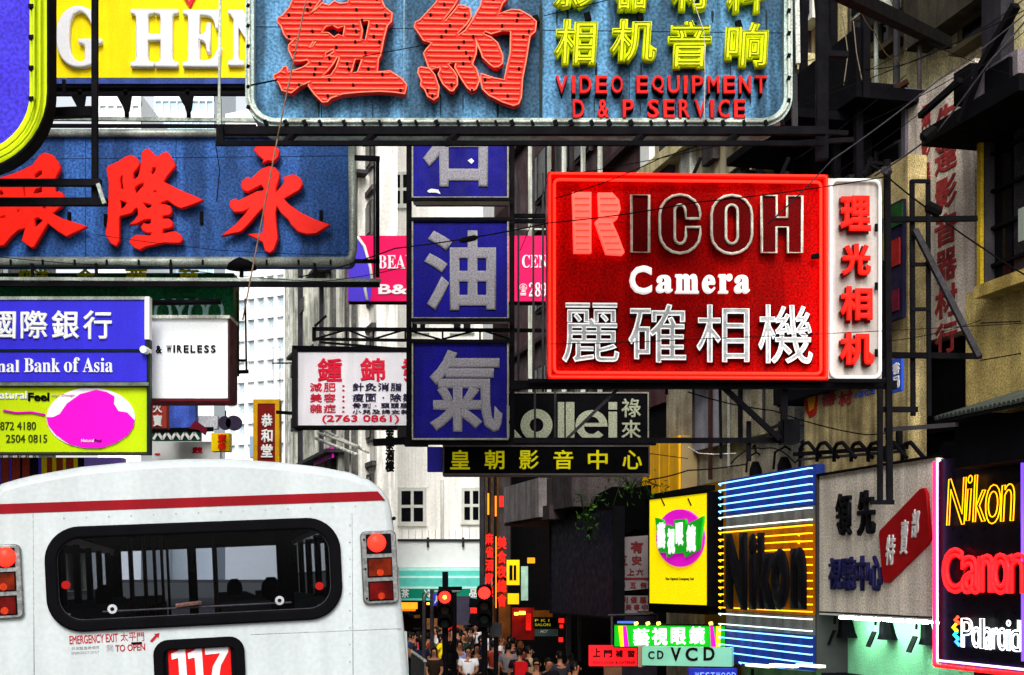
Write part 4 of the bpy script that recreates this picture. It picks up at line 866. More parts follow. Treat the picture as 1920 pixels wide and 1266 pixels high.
# --- small distant signs left
def small(nm, label, r, Y, mat, chars='', cm=None, vert=True, border=None, cat='sign', cr_=None, bold=.03, d=.3):
    t = frontal(nm, label, cat, r[0], r[3], Y, None); t.panel(r, (0, d), mat)
    if border: edge_boxes(t, r, .1, (0, d), border)
    if chars: t.chars(chars, cr_ or (r[0]+3, r[1]+4, r[2]-3, r[3]-4), cm, vert=vert, y=0, th=.05, bold=bold)
    return t
small('pawn_sign', 'narrow dark red vertical sign with gold border and white characters over the bus', (483, 757, 516, 880), 62, M_('brick_red', (120, 22, 18), .5, .15), '恭和堂', white, border=M_('gold_border', (206, 156, 20), .5, .2), cr_=(489, 776, 511, 858))
small('brown_sign', 'rust brown vertical sign with white characters beside the salon sign', (284, 752, 312, 803), 60, M_('rust_red_sign', (166, 60, 50), .6, .2), '火寶', white, cr_=(286, 752, 304, 800))
small('pale_blue_sign', 'blue illustrated sign under the white wireless sign', (314, 752, 366, 802), 64, M_('sketch_blue', (74, 104, 210), .6, .5, .3, scale=2))
small('hanging_blue_strip', 'faint pale blue strip sign left of the red vertical sign', (468, 818, 478, 858), 66, M_('pale_blue_strip', (170, 200, 232), .6))
t = small('white_board', 'blank white hoarding with faint red marks above the bus roof', (286, 828, 412, 870), 66, white)
t.text('愛寶', (360, 838, 380, 850), cr, y=0, th=.03, bold=.06); t.text('一', (290, 850, 300, 853), cr, y=0, th=.03)
t = frontal('green_truss', 'green and white lattice canopy above the blank hoarding', 'canopy', 285, 828, 64)
t.box('board', (285, 808, 375, 826), (0, .2), M_('truss_green', (30, 130, 90), .6, .2)); t.bar('chord', (285, 808), (400, 805), .1, blk, y=-.1)
for i in range(5): t.bar('brace', (288+i*17, 824), (296+i*17, 811), .06, white, y=-.1); t.bar('brace', (296+i*17, 811), (305+i*17, 824), .06, white, y=-.1)
t.box('grey_board', (330, 780, 408, 804), (.4, .6), M_('dull_grey', (196, 198, 204), .6, .2)); t.shape('gable', [[(354, 804), (366, 788), (388, 804), (384, 816), (372, 806)]], M_('maroon_gable', (110, 20, 40), .6), y=-.1, th=.1)
t = frontal('round_fans', 'pair of dark round dishes on a thin pole above the small yellow sign', 'dish', 410, 806, 60)
for cx_, rx, ry in ((421, 12, 13), (438, 15, 14)): t.shape('dish', [arcpts(cx_, 793, rx, ry, 0, 345, 20)], M_('dish_dark', (52, 44, 66), .6, .2), y=-.02, th=.1)
t.bar('pole', (423, 770), (423, 806), .03, steel2)
t = small('small_yellow_sign', 'small yellow sign with red characters near the dark dishes', (396, 812, 430, 846), 61, M_('signal_yellow', (250, 214, 10), .5), '壹餐', redl, cr_=(408, 814, 424, 844))
# stripes below salon sign
t = frontal('striped_signboard', 'row of brown violet and yellow strips peeking over the left of the bus roof', 'sign', -20, 905, 31)
sm = [M_('strip_brown', (150, 56, 42), .6, .2), M_('strip_violet', (80, 60, 210), .5), M_('strip_black', (16, 14, 40), .6), M_('strip_yellow', (230, 200, 20), .5), M_('strip_lilac', (150, 120, 230), .5)]
x = -30
for i, (w__, mi) in enumerate(((28, 0), (5, 1), (14, 0), (5, 1), (16, 0), (4, 2), (14, 0), (16, 2), (6, 1), (10, 3), (10, 0), (8, 3), (12, 0), (6, 3), (14, 0), (8, 3), (12, 2), (30, 4), (40, 4))): t.box('strip', (x, 858, x+w__-.5, 905), (0, .2), sm[mi]); x += w__
# vertical dark pendant characters near white block
t = frontal('dark_pendant_sign', 'string of black cut out characters hanging in front of the white block', 'sign', 722, 886, 60)
t.bar('wire', (730, 790), (730, 826), .03, blk)
for i, ch in enumerate('金泰酒樓'): t.text(ch, (722, 800+i*21, 739, 822+i*21), blk, y=0, th=.12, bold=.05, name='character')
# sign backs
t = frontal('sign_back', 'dark slab end of a sign projecting left under the blue pole sign', 'sign', 745, 826, 37); t.box('slab', (745, 800, 766, 826), (0, .4), M_('dark_slab', (40, 38, 40), .6)); t.box('slab', (756, 824, 800, 833), (0, .4), blk)

# ------------------------------------------------------------------ signs on the right hand facade
# striped neon camera panel
t = rside('striped_neon_sign', 'neon lined blue and yellow billboard with huge black brand letters', 'sign', 52.6, off=-.5, group=SG)
z_ = lambda y: t.uv(1362, y)[1]
u0, u1 = t.uv(1361, 1000)[0], t.uv(1531, 1000)[0]
pbl = M_('panel_blue', (34, 54, 130), .5, .25, .2, scale=2); pgr = M_('panel_grey', (120, 116, 108), .6, .3, .3, scale=2); pye = M_('panel_amber', (164, 108, 6), .5, .25, .2, scale=2)
for a, b, mm in ((900, 966, pbl), (966, 995, pgr), (995, 1146, pye), (1146, 1178, pgr), (1178, 1243, pbl)):
    for i in range(3): t.ubox('panel', u0+(u1-u0)*i/3+.01, u0+(u1-u0)*(i+1)/3-.01, z_(b)+.005, z_(a)-.005, 0, .3, mm)
nb_ = M_('blue_neon_lit', (130, 200, 255), .3, 0, emit=1.9, ecol=(110, 180, 255)); nw_ = M_('pale_neon_lit', (214, 236, 230), .3, 0, emit=1.1); nyl = M_('amber_neon_lit', (255, 190, 20), .3, 0, emit=1.5, ecol=(255, 170, 6))
def line(y, mm, a=0, b=1):
    z = z_(y); p = u0-.1+(u1-u0+.06)*a; q = u0-.1+(u1-u0+.06)*b; t.add('neon_tube', MB().tube([(p, -.06, z-.03), (p, -.1, z), (q, -.1, z), (q, -.05, z)], .012, 6), mm, smooth=True)
for y in (907, 920, 933, 946, 959): line(y, nb_)
for y in (971, 990): line(y, nw_)
line(999, nyl)
for k in range(10): y = 1012+k*12.8; line(y, nyl, 0, .03); line(y, nyl, .88, 1)
for y in (1012, 1024, 1037): line(y, nyl, .45, .9)
line(1139, nyl)
for y in (1151, 1170): line(y, nw_)
for y in (1181, 1195, 1208, 1222): line(y, nb_)
line(1237, nb_, .25, 1)
blt = M_('black_letter_face', (13, 12, 18), .6, .2); 
for ch, r in zip('Nikon', ((1357, 1000, 1395, 1143), (1400, 1000, 1413, 1143), (1416, 998, 1448, 1143), (1441, 1028, 1474, 1144), (1478, 1026, 1506, 1142))):
    o = t.text(ch, r, blt, y=-.14, th=.1, bold=.085, name='letter', res=0)
# top spotlights on that panel
def spot(label, px, py, Y, mat, s=1.0, tilt=.2):
    t = T('spotlight', label, 'spotlight', Matrix.Translation(P(px, py, Y)), group='spotlights over the facade signs')
    t.add('housing', MB().loft([[(math.cos(a)*.1*s*q, math.sin(a)*.1*s*q-h*tilt*2, -h) for a in [k*math.pi/4 for k in range(8)]] for q, h in ((.5, -.16*s), (1, -.05*s), (1.25, .12*s), (1.6, .2*s))], cap=True), mat)
    for dx in (-.17, .17): t.add('barn_door', MB().bar((dx*s, 0, -.1*s), (dx*1.5*s, 0, -.3*s), .02, .2*s), mat)
    t.add('yoke', MB().tube([(-.16*s, 0, -.02), (-.14*s, 0, .22*s), (0, 0, .3*s), (.14*s, 0, .22*s), (.16*s, 0, -.02)], .018*s, 5), steel)
    t.add('arm', MB().tube([(0, 0, .3*s), (0, .15, .42*s), (0, .8, .4*s)], .02, 5), steel); return t
spot('black spotlight above the blue stripes, left one', 1418, 884, 50.5, blk, 1.2); spot('black spotlight above the blue stripes, right one', 1472, 878, 48, blk, 1.3)
spot('brown round spotlight at the corner of the striped panel', 1520, 874, 45.4, M_('lamp_brown', (120, 84, 60), .6, .3), 1.2); spot('dull grey spotlight above the black shop characters', 1575, 868, 43.6, steel2, 1.1)
# curved conduit brackets
t = rside('conduit_rack', 'rack of bent pipes and conduit above the pale shop characters board', 'pipe rack', 46, off=-1.0)
for k in range(7):
    x = 1500+k*32; t.tube('conduit', [(x, 866), (x, 842), (x+6, 832), (x+16, 830), (x+26, 842), (x+40, 858)], .03, steel, y=-.1*(k % 3))
t.bar('rail', (1490, 852), (1700, 838), .06, steel); t.bar('rail', (1500, 862), (1696, 846), .04, steel2); t.bar('post', (1686, 800), (1686, 842), .07, steel)
# beige board
t = rside('beige_board_sign', 'beige board with black three dimensional characters and tilted red plaque', 'sign', 45.0, off=-.6, group=SG)
bz = lambda y: t.uv(1537, y)[1]
u0, u1 = t.uv(1536, 1000)[0], t.uv(1756, 1000)[0]; bgm = M_('beige_board', (246, 236, 220), .7, .12, .15, scale=2, grain=.3)
for i in range(4): t.ubox('panel', u0+(u1-u0)*i/4+.006, u0+(u1-u0)*(i+1)/4-.006, bz(1146), bz(893), 0, .35, bgm)
t.ubox('top_trim', u0, u1, bz(892), bz(889), -.05, .36, blk); t.ubox('end_wall', u0-.05, u0-.01, bz(1262), bz(889), -.04, .5, M_('panel_side', (60, 58, 60), .7))
for ch, r in zip('領先', ((1565, 925, 1591, 1004), (1605, 919, 1635, 1004))): t.text(ch, r, blt, y=0, th=.07, bold=.016, name='character', res=0)
nvc = M_('navy_character', (34, 34, 84), .5, .3)
for ch, r in zip('視聽中心', ((1552, 1046, 1574, 1106), (1577, 1044, 1600, 1108), (1602, 1042, 1625, 1108), (1628, 1042, 1650, 1108))): t.text(ch, r, nvc, y=0, th=.06, bold=.014, name='character', res=0)
pl = t.shape('plaque', [[(1649, 996), (1724, 918), (1731, 916), (1736, 926), (1742, 1010), (1738, 1020), (1665, 1092), (1658, 1092), (1654, 1080), (1648, 1004)]], M_('plaque_red', (176, 8, 16), .4, .15), y=0, th=.05, bev=.008)
for ch, r in zip('特賣部', ((1660, 1003, 1677, 1060), (1686, 975, 1702, 1040), (1708, 955, 1723, 1008))): t.text(ch, r, white, y=-.051, th=.02, bold=.02, name='character', parent=pl, sh=.25)
# lit soffit
t = rside('lit_shopfront', 'green lit shop fascia with fluorescent tubes and hanging spotlights', 'shopfront', 45.0, off=-.2)
bz = lambda y: t.uv(1537, y)[1]
t.ubox('back_panel', u0-.02, u1+.1, bz(1262), bz(1149), .1, .3, M_('green_light_tint', (150, 226, 178), .6, .1, grain=.25)); t.ubox('soffit', u0, u1, bz(1150), bz(1147), -.4, .1, white); t.ubox('sill', u0-.02, u1+.1, bz(1275), bz(1256), -.5, .3, blk)  # back panel colour carries the green of the fluorescent light
flu = M_('fluorescent_tube', (226, 255, 236), .3, 0, emit=34)
for i in range(5): a = u0+.6+(u1-u0)*i/5.2; t.add('fluorescent_tube', MB().tube([(a, -.34, bz(1153)), (a+(u1-u0)/6.2, -.34, bz(1153))], .025, 6), flu)
spot('hanging black spotlight, left of the three over the green lit fascia', 1587, 1168, 42.3, blk, 1.15); spot('hanging black spotlight, middle of the three over the green lit fascia', 1664, 1170, 40.0, blk, 1.15); spot('hanging black spotlight, right of the three by the black brand sign', 1742, 1178, 38.0, blk, 1.15)
# black neon sign
t = rside('black_neon_sign', 'black sign with yellow, red and white glowing brand names at right edge', 'sign', 37.55, off=-.95, group=SG)
u0, u1 = t.uv(1760, 1000)[0], t.uv(2040, 1000)[0]; bz = lambda y: t.uv(1760, y)[1]
t.ubox('panel', u0, u1, bz(1252), bz(862), 0, .3, M_('black_sign_face', (10, 8, 16), .35, .2)); t.ubox('upper_board', u0, u1, bz(860), bz(830), .05, .3, blk)
pk = M_('pink_neon_lit', (255, 50, 90), .3, 0, emit=1.6, ecol=(255, 30, 90)); lil = M_('lilac_neon_lit', (220, 190, 255), .3, 0, emit=1.8, ecol=(170, 150, 255)); rn = M_('red_letter_neon', (255, 40, 44), .3, 0, emit=1.5, ecol=(255, 20, 24)); wn = M_('white_letter_neon', (240, 250, 250), .3, 0, emit=1.3); yn2 = M_('yellow_outline_neon', (255, 200, 20), .3, 0, emit=1.5, ecol=(255, 160, 0))
t.add('neon_tube', MB().tube([(u0-.02, -.05, bz(1248)), (u0-.02, -.05, bz(866))], .022, 8), pk, smooth=True); t.add('neon_tube', MB().tube([(u1, -.05, bz(1238)), (u0+.07, -.05, bz(1238)), (u0+.05, -.05, bz(1232)), (u0+.05, -.05, bz(868)), (u0+.08, -.02, bz(863))], .016, 6), lil, smooth=True)
t.add('neon_tube', MB().tube([(u0, -.05, bz(1247)), (u1, -.05, bz(1247))], .03, 8), rn, smooth=True); t.tube('neon_tube', [(1917, 848), (1918, 1240)], .02, M_('violet_neon', (110, 70, 220), .3, 0, emit=1.0), y=-.05)
for ch, r in zip('Nikon', ((1775, 897, 1812, 984), (1811, 892, 1823, 976), (1824, 890, 1848, 978), (1848, 909, 1876, 982), (1876, 908, 1902, 977))): t.neon(ch, r, yn2, .007, y=-.06, sh=.12, name='neon_letter')
for ch, r in zip('Canon', ((1769, 1030, 1804, 1110), (1804, 1044, 1836, 1111), (1836, 1042, 1862, 1110), (1860, 1040, 1892, 1112), (1888, 1040, 1925, 1112))): t.text(ch, r, M_('red_letter_core', (150, 6, 10), .4, .1, emit=.5), y=-.03, th=.03, bold=.03, name='letter'); t.neon(ch, r, rn, .024, y=-.08, name='neon_letter')
for ch, r in zip('Polaroid', ((1803, 1160, 1823, 1214), (1823, 1176, 1838, 1214), (1838, 1160, 1845, 1216), (1845, 1177, 1860, 1217), (1861, 1178, 1871, 1217), (1871, 1178, 1887, 1219), (1888, 1164, 1894, 1220), (1894, 1163, 1913, 1221))): t.neon(ch, r, wn, .010, y=-.06, name='neon_letter')
for i, (x, y, c) in enumerate(((1796, 1162, (255, 60, 30)), (1792, 1176, (255, 190, 20)), (1794, 1190, (30, 200, 190)), (1797, 1203, (50, 120, 255)))): t.tube('colour_tube', [(x, y-5), (x-5, y), (x+2, y+7)], .022, M_('logo_tube_%s' % 'abcd'[i], c, .3, 0, emit=2), y=-.06)
# yellow optical sign
t = frontal('yellow_optical_sign', 'yellow board with magenta disc and green ribbon of white characters', 'sign', 1218, 1132, 55, SG, x1=1327, Y1=50.5)
t.panel((1218, 931, 1327, 1133), (0, .3), M_('lit_yellow_panel', (246, 222, 6), .5, .05, grain=.35, emit=.32)); edge_boxes(t, (1218, 931, 1327, 1133), .03, (0, .3), blk)
t.shape('disc', [arcpts(1274, 1009, 44, 54, 0, 350, 36)], M_('magenta_disc', (220, 20, 196), .45, .06, emit=.25), y=0, th=.05)
t.shape('ribbon', [[(1228, 971), (1242, 975), (1244, 985), (1252, 984), (1264, 990), (1264, 975), (1284, 973), (1286, 984), (1318, 968), (1310, 1030), (1284, 1045), (1282, 1036), (1262, 1038), (1250, 1046), (1249, 1036), (1236, 1036)]], M_('ribbon_green', (20, 176, 30), .5, .08, emit=.15), y=-.052, th=.05)
lw_ = M_('lit_white_letter', (236, 244, 240), .4, .05, emit=.35)
for ch, r in zip('藝視眼鏡', ((1231, 980, 1246, 1030), (1250, 990, 1264, 1040), (1266, 980, 1280, 1024), (1286, 984, 1303, 1036))): t.text(ch, r, lw_, y=-.104, th=.02, bold=.05, name='character', res=0)
t.text('The Optical Company Ltd', (1247, 1083, 1300, 1089), blk, y=0, th=.01, bold=.01)
t.box('under_rail', (1216, 1136, 1330, 1150), (.1, .5), steel)
for x in (1240, 1290): t.bar('crack', (x, 935), (x+6, 948), .02, blk, y=-.01)
# ochre wall piece right of it
t = rside('ochre_column', 'dark ochre column between the yellow board and the neon lined panel', 'column', 55.2, off=.0); q = t.rect(1330, 905, 1360, 1145); t.ubox('shaft', q[0], q[1]+.2, 0, q[3], -.1, .24, M_('column_ochre', (132, 94, 8), .7, .3, .2, scale=3))
# green optical light box
t = frontal('green_light_box', 'glowing green light box with white characters and magenta and yellow bars', 'sign', 1152, 1217, 52, SG, x1=1362, Y1=50.5)
t.panel((1152, 1173, 1360, 1214), (0, .35), M_('lit_green_panel', (16, 160, 24), .5, .06, emit=.5)); edge_boxes(t, (1152, 1173, 1360, 1214), .02, (0, .35), blk)
for i, (a, b, c, d, mm) in enumerate(((1159, 1167, 1166, 1170, 'y'), (1168, 1174, 1172, 1179, 'm'), (1331, 1337, 1336, 1343, 'm'), (1343, 1352, 1345, 1350, 'y'))):
    t.shape('bar', [[(a, 1174), (b, 1174), (d, 1213), (c-3, 1213)]], M_('lit_bar_yellow', (230, 220, 20), .5, 0, emit=.5) if mm == 'y' else M_('lit_bar_magenta', (214, 20, 170), .5, 0, emit=.5), y=0, th=.01)
lg = M_('lit_glyph', (232, 255, 236), .4, 0, emit=1.1)
for ch, r in zip('藝視眼鏡', ((1187, 1179, 1217, 1211), (1222, 1177, 1251, 1210), (1258, 1177, 1286, 1209), (1292, 1175, 1321, 1208))): t.text(ch, r, lg, y=0, th=.02, bold=.02, name='character')
for x in (1190, 1212, 1232, 1330): t.add('bulb', MB().tube([(t.uv(x, 1170)[0], 0, t.uv(x, 1170)[1]), (t.uv(x+6, 1169)[0], 0, t.uv(x+6, 1169)[1])], .035, 6), M_('bulb_yellow', (255, 220, 80), .3, 0, emit=2))
# CD VCD
t = frontal('disc_shop_sign', 'pale green light box with black CD VCD lettering', 'sign', 1204, 1252, 49, SG, x1=1395, Y1=48)
t.panel((1204, 1214, 1372, 1249), (0, .3), M_('lit_pale_green', (120, 186, 158), .5, .15, emit=.25)); t.box('end_trim', (1196, 1212, 1203, 1251), (-.02, .3), M_('tan_end', (170, 140, 116), .6))
brn = M_('brown_black_letter', (24, 8, 10), .5, .1)
for ch, r in zip('CDVCD', ((1215, 1221, 1227, 1236), (1232, 1220, 1244, 1236), (1257, 1214, 1277, 1240), (1285, 1214, 1308, 1240), (1319, 1213, 1340, 1239))): t.text(ch, r, brn, y=0, th=.02, bold=.03, name='letter')
# red sign
t = frontal('red_light_box', 'small glowing red shop sign with black characters left of the CD sign', 'sign', 1104, 1250, 53, SG)
t.panel((1105, 1211, 1194, 1249), (0, .25), M_('lit_red_panel', (236, 24, 30), .5, .06, emit=.7))
for ch, r in zip('上門補習', ((1112, 1215, 1126, 1232), (1132, 1219, 1148, 1233), (1154, 1219, 1168, 1233), (1176, 1220, 1190, 1233))): t.text(ch, r, brn, y=0, th=.02, bold=.04, name='character', res=0)
t.text('FOCCOUSA & CATERER', (1112, 1240, 1192, 1245), brn, y=0, th=.01, bold=.02)
# westwood
t = frontal('blue_shop_sign', 'small blue sign reading WESTWOOD at the bottom picture edge', 'sign', 1290, 1290, 47, SG)
t.panel((1292, 1254, 1382, 1290), (0, .2), M_('lit_blue_panel', (36, 44, 170), .5, .2, emit=.15)); row(t, 'WESTWOOD', 1303, 1261, 1380, 1274, M_('light_blue_letter', (130, 160, 240), .5, emit=.3), .25, y=0, th=.02, bold=.01)
t = frontal('white_shop_strip', 'strip of white lit fascia panels under the neon lined panel', 'fascia', 1396, 1290, 44, None, x1=1530, Y1=41)
wfl = M_('lit_white_fascia', (240, 244, 220), .5, 0, emit=.9)
for a in (1397, 1442, 1492): t.box('light_strip', (a, 1246, a+42, 1251), (-.05, .1), wfl)
t.box('window', (1397, 1254, 1530, 1290), (0, .1), M_('dim_green_glass', (60, 90, 60), .3, .6, scale=3)); t.box('mullion', (1408, 1254, 1412, 1290), (-.02, 0), blk)
# menu boards
t = frontal('price_board', 'grey white clinic price board with dark red characters, edge frame tilted', 'sign', 1140, 1110, 58, None)
mw = M_('dim_white_board', (112, 104, 106), .6, .1, .1); mc = M_('dull_red_char', (96, 30, 34), .6, .2)
t.shape('board', [[(1142, 1010), (1222, 1003), (1222, 1103), (1150, 1110)]], mw, y=0, th=.08); t.tube('board_edge', [(1146, 1009), (1152, 1108)], .015, steel2, y=-.09)
t.text('有', (1182, 1015, 1206, 1037), mc, y=-.08, th=.02, bold=.05, name='character'); t.chars('五安', (1158, 1042, 1203, 1060), mc, y=-.08, th=.02, bold=.04, fill=.7); t.chars('晚上六', (1160, 1066, 1206, 1079), mc, y=-.08, th=.02, bold=.04, fill=.75); t.box('rule', (1168, 1083, 1216, 1087), (-.1, -.081), mc); t.chars('早五例', (1162, 1092, 1212, 1103), mc, y=-.08, th=.02, bold=.04, fill=.6)
t = frontal('small_price_board', 'smaller grey board with two rows of red characters under the price board', 'sign', 1140, 1155, 58, None)
t.box('board', (1139, 1117, 1224, 1150), (0, .1), mw); t.chars('特別優惠', (1148, 1119, 1212, 1131), mc, y=0, th=.02, bold=.03, fill=.75); t.chars('護理美容中', (1142, 1133, 1215, 1144), mc, y=0, th=.02, bold=.03, fill=.75); t.box('rule', (1148, 1146, 1168, 1148), (-.02, -.001), mc); t.box('rule', (1195, 1146, 1220, 1148), (-.02, -.001), mc)
t = frontal('kiosk_frame', 'dark shop frame with blue lit strip behind the green light box', 'frame', 1140, 1260, 56)
t.bar('post', (1147, 1155), (1147, 1270), .04, steel2); t.bar('post', (1232, 1150), (1234, 1175), .05, steel2); t.bar('rail', (1140, 1153), (1235, 1151), .03, steel2); t.box('blue_strip', (1158, 1165, 1190, 1170), (0, .1), M_('blue_strip_lit', (60, 90, 220), .5, emit=.6)); t.box('back', (1150, 1156, 1232, 1300), (.3, .4), M_('kiosk_dark', (26, 22, 30), .6, .4)); t.box('crate', (1133, 1252, 1166, 1290), (-.2, .2), M_('crate_tan', (110, 80, 60), .7, .3))
# hair salon black sign and green one
t = frontal('salon_light_box', 'small black sign with yellow green lettering SALON over a green one', 'sign', 1000, 1176, 76)
t.box('panel', (1000, 1158, 1045, 1176), (0, .2), blk); t.text('P K I', (1003, 1161, 1030, 1166), yn, y=0, th=.02, bold=.01); t.text('SALON', (1003, 1169, 1032, 1174), yn, y=0, th=.02, bold=.01)
t.box('lower_panel', (1003, 1180, 1046, 1193), (0, .2), M_('teal_grey_panel', (80, 104, 96), .5, .2)); t.text('HOT', (1013, 1181, 1028, 1187), white, y=0, th=.02, bold=.03, sh=.3)
t.box('orange_panel', (1000, 1145, 1036, 1157), (.1, .3), M_('dim_orange_panel', (130, 70, 20), .6, .4, scale=4, emit=.15))
# far red neon signs
redn2 = M_('far_red_neon', (220, 30, 24), .5, .1, emit=.5, ecol=(255, 36, 28)); yfar = M_('far_yellow_box', (236, 190, 16), .5, .1, emit=.4); onr = M_('orange_neon', (255, 120, 20), .5, 0, emit=.9)
def far_sign(nm, label, items, Y):
    t = frontal(nm, label, 'sign', items[0][1][0], items[0][1][3], Y)
    for n_, r, mm in items: t.box(n_, r, (0, .3), mm)
    return t
t = far_sign('red_neon_column', 'tall red neon character sign just right of the lamp post', [('panel', (912, 1000, 920, 1120), M_('neon_back', (60, 8, 10), .6))], 82); t.chars('麻雀酒家樂', (910, 1000, 925, 1120), redn2, vert=True, y=0, th=.1, bold=.03)
t = far_sign('red_neon_column', 'second red neon column with orange edge near the yellow box sign', [('panel', (936, 1008, 944, 1138), M_('neon_back_o', (90, 40, 10), .6))], 80); t.chars('美食夜總會', (932, 1006, 950, 1138), redn2, vert=True, y=0, th=.1, bold=.03); t.box('edge_tube', (929, 1006, 931, 1140), (-.1, 0), onr)
t = far_sign('red_neon_disc', 'small bright red neon patch under the black and yellow sign', [('panel', (936, 930, 944, 950), redn2)], 83); t.box('orange_strip', (928, 930, 931, 968), (0, .1), onr); t.box('orange_strip', (914, 925, 917, 965), (0, .1), onr)
t = far_sign('yellow_light_box', 'yellow light box with black characters above the pavement crowd', [('panel', (950, 1050, 974, 1097), yfar), ('black_band', (951, 1098, 973, 1112), blk), ('lower_panel', (952, 1113, 973, 1133), yfar)], 79); t.box('character_bar', (955, 1060, 961, 1088), (-.03, -.001), blk); t.box('character_bar', (963, 1060, 968, 1088), (-.03, -.001), blk)
t = far_sign('pale_light_box', 'pale green white panel beside the yellow light box', [('panel', (977, 1062, 990, 1126), M_('pale_lit', (150, 190, 176), .5, .4, emit=.2, scale=4)), ('orange_cap', (989, 1046, 1003, 1056), onr)], 79.5)
t = far_sign('lit_stall', 'stall with glowing orange lamp and red goods on the pavement', [('back', (960, 1140, 1002, 1200), M_('stall_red', (120, 16, 14), .6, .5, scale=3)), ('goods', (986, 1150, 996, 1182), redn2)], 78)
t.add('lamp', MB().tube([(t.uv(979, 1146)[0], -.3, t.uv(979, 1146)[1]), (t.uv(979, 1152)[0], -.3, t.uv(979, 1152)[1])], .09, 8), M_('hot_lamp', (255, 180, 60), .3, 0, emit=8, ecol=(255, 130, 30))); t.add('lamp', MB().tube([(t.uv(968, 1148)[0], -.3, t.uv(968, 1148)[1]), (t.uv(968, 1153)[0], -.3, t.uv(968, 1153)[1])], .06, 8), MATS['hot_lamp'])
t = far_sign('pavement_columns', 'grey shop columns with red lights under the navy hoarding', [('column', (1062, 1155, 1071, 1230), steel2), ('column', (1084, 1155, 1090, 1240), steel2), ('red_light', (1048, 1160, 1058, 1168), redn2), ('red_light', (1050, 1172, 1056, 1178), redn2), ('red_light', (1048, 1196, 1056, 1204), redn2)], 71)
t = far_sign('street_hoarding', 'dark slanted hoarding behind the left traffic light', [('panel', (852, 1118, 882, 1172), M_('slate_board', (58, 54, 70), .6, .2))], 100)
t = far_sign('orange_stall', 'orange lit food stall behind the crowd at the awning corner', [('front', (752, 1130, 782, 1142), onr), ('counter', (800, 1160, 870, 1180), M_('stall_counter', (120, 80, 40), .6, .5, scale=4)), ('red_cloth', (836, 1165, 860, 1182), redn2), ('red_triangle', (880, 1140, 896, 1150), redn2)], 112)

# ------------------------------------------------------------------ double decker bus
bus = T('double_decker_bus', 'white double decker bus seen from behind with red stripe and route 117', 'bus', Matrix.Translation(P(360, 1087, 16)-Vector((0, 0, EYE))) @ Matrix.Rotation(R(12.1), 4, 'Z') @ Matrix.Rotation(-R(2.7), 4, 'Y'))
bw = M_('bus_white', (174, 182, 184), .4, .07, .05, spec=.4, scale=2, grain=.05); bgk = M_('gasket_rubber', (8, 8, 11), .7, .15, spec=.03); bstr = M_('bus_red_stripe', (128, 8, 20), .4, .1, .1, scale=4)
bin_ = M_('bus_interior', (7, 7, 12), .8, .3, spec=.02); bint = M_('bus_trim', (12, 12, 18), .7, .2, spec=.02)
op = [(-68, 1300), (-58, 1130), (-48, 1030), (-40, 985), (-33, 950), (-22, 925), (0, 905), (30, 896), (60, 889), (150, 873), (250, 863), (350, 858), (430, 858), (520, 864), (600, 873), (655, 883), (695, 898), (718, 915), (733, 938), (740, 975), (748, 1050), (756, 1130), (763, 1200), (772, 1300)]
on = [bus.uv(*p) for p in op]; on = [(on[0][0]-.02, .4)]+on+[(on[-1][0]+.02, .4)]
cxm = (on[0][0]+on[-1][0])/2
def inset(pts, d): 
    out = []
    for i, (x, z) in enumerate(pts):
        a = pts[i-1]; b = pts[(i+1) % len(pts)]; tx, tz = b[0]-a[0], b[1]-a[1]; l = math.hypot(tx, tz); out.append((x+tz/l*d, z-tx/l*d))
    return out
rings = [[(x, y, z) for x, z in inset(on, d)] for d, y in ((.055, 0), (.022, .012), (.005, .045), (0, .1))]
bus.add('rear_edge', MB().loft(rings), bw, smooth=True)
gx0, gx1, gz0, gz1 = bus.uv(90, 1085)[0], bus.uv(636, 1065)[0], bus.uv(363, 1170)[1], bus.uv(363, 983)[1]
rb_ = bus.rect(291, 1199, 457, 1290)
me = curve_mesh([inset(on, .055), rrect(gx0+.03, gx1-.03, gz0+.03, gz1-.03, .15, 8), rrect(rb_[0]+.03, rb_[1]-.03, rb_[2]+.03, rb_[3]-.03, .05, 4)], .05); rev(me, 0, .05); bus.add('rear_panel', me, bw)
top = [p for p in on if p[1] > gz1+.02]; side_z = gz1+.0
L_ = 11.0
bus.add('roof', MB().loft([[(x, y, z) for x, z in top] for y in (.1, L_)], closed=False), bw, smooth=True)
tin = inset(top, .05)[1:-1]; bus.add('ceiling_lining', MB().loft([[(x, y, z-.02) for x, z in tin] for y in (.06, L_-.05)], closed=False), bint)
xl, xr = on[1][0], on[-2][0]; xa, xb = top[0][0], top[-1][0]
bus.add('side_wall', MB().box(xl-.0, xl+.05, .1, L_, .4, gz0-.12), bw); bus.add('side_wall', MB().box(xr-.05, xr, .1, L_, .4, gz0-.12), bw)
gls = glass('bus_side_glass', (.92, .94, .95)); rgl = glass('bus_rear_glass', (.5, .53, .58), 1.12)
for s_, x_ in ((0, xa+.02), (1, xb-.06)):
    for k in range(9): y = .1+k*(L_-.2)/8; bus.add('pillar', MB().bar((x_, y, gz0-.14), (x_, y, gz1+.06), .07, .12), bin_)
    bus.add('side_window', MB().box(x_-.005, x_+.005, .2, L_-.2, gz0-.12, gz1+.04), gls)
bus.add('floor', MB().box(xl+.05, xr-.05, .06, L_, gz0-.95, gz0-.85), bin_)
bus.add('front_wall', MB().box(xl+.05, xr-.05, L_-.05, L_, gz0-.9, gz0-.35).box(xa, xb, L_-.05, L_, gz1+.1, gz1+.4).box(-.06, .06, L_-.08, L_, gz0-.35, gz1+.1).box(xa, xa+.1, L_-.08, L_, gz0-.35, gz1+.1).box(xb-.1, xb, L_-.08, L_, gz0-.35, gz1+.1), bin_)
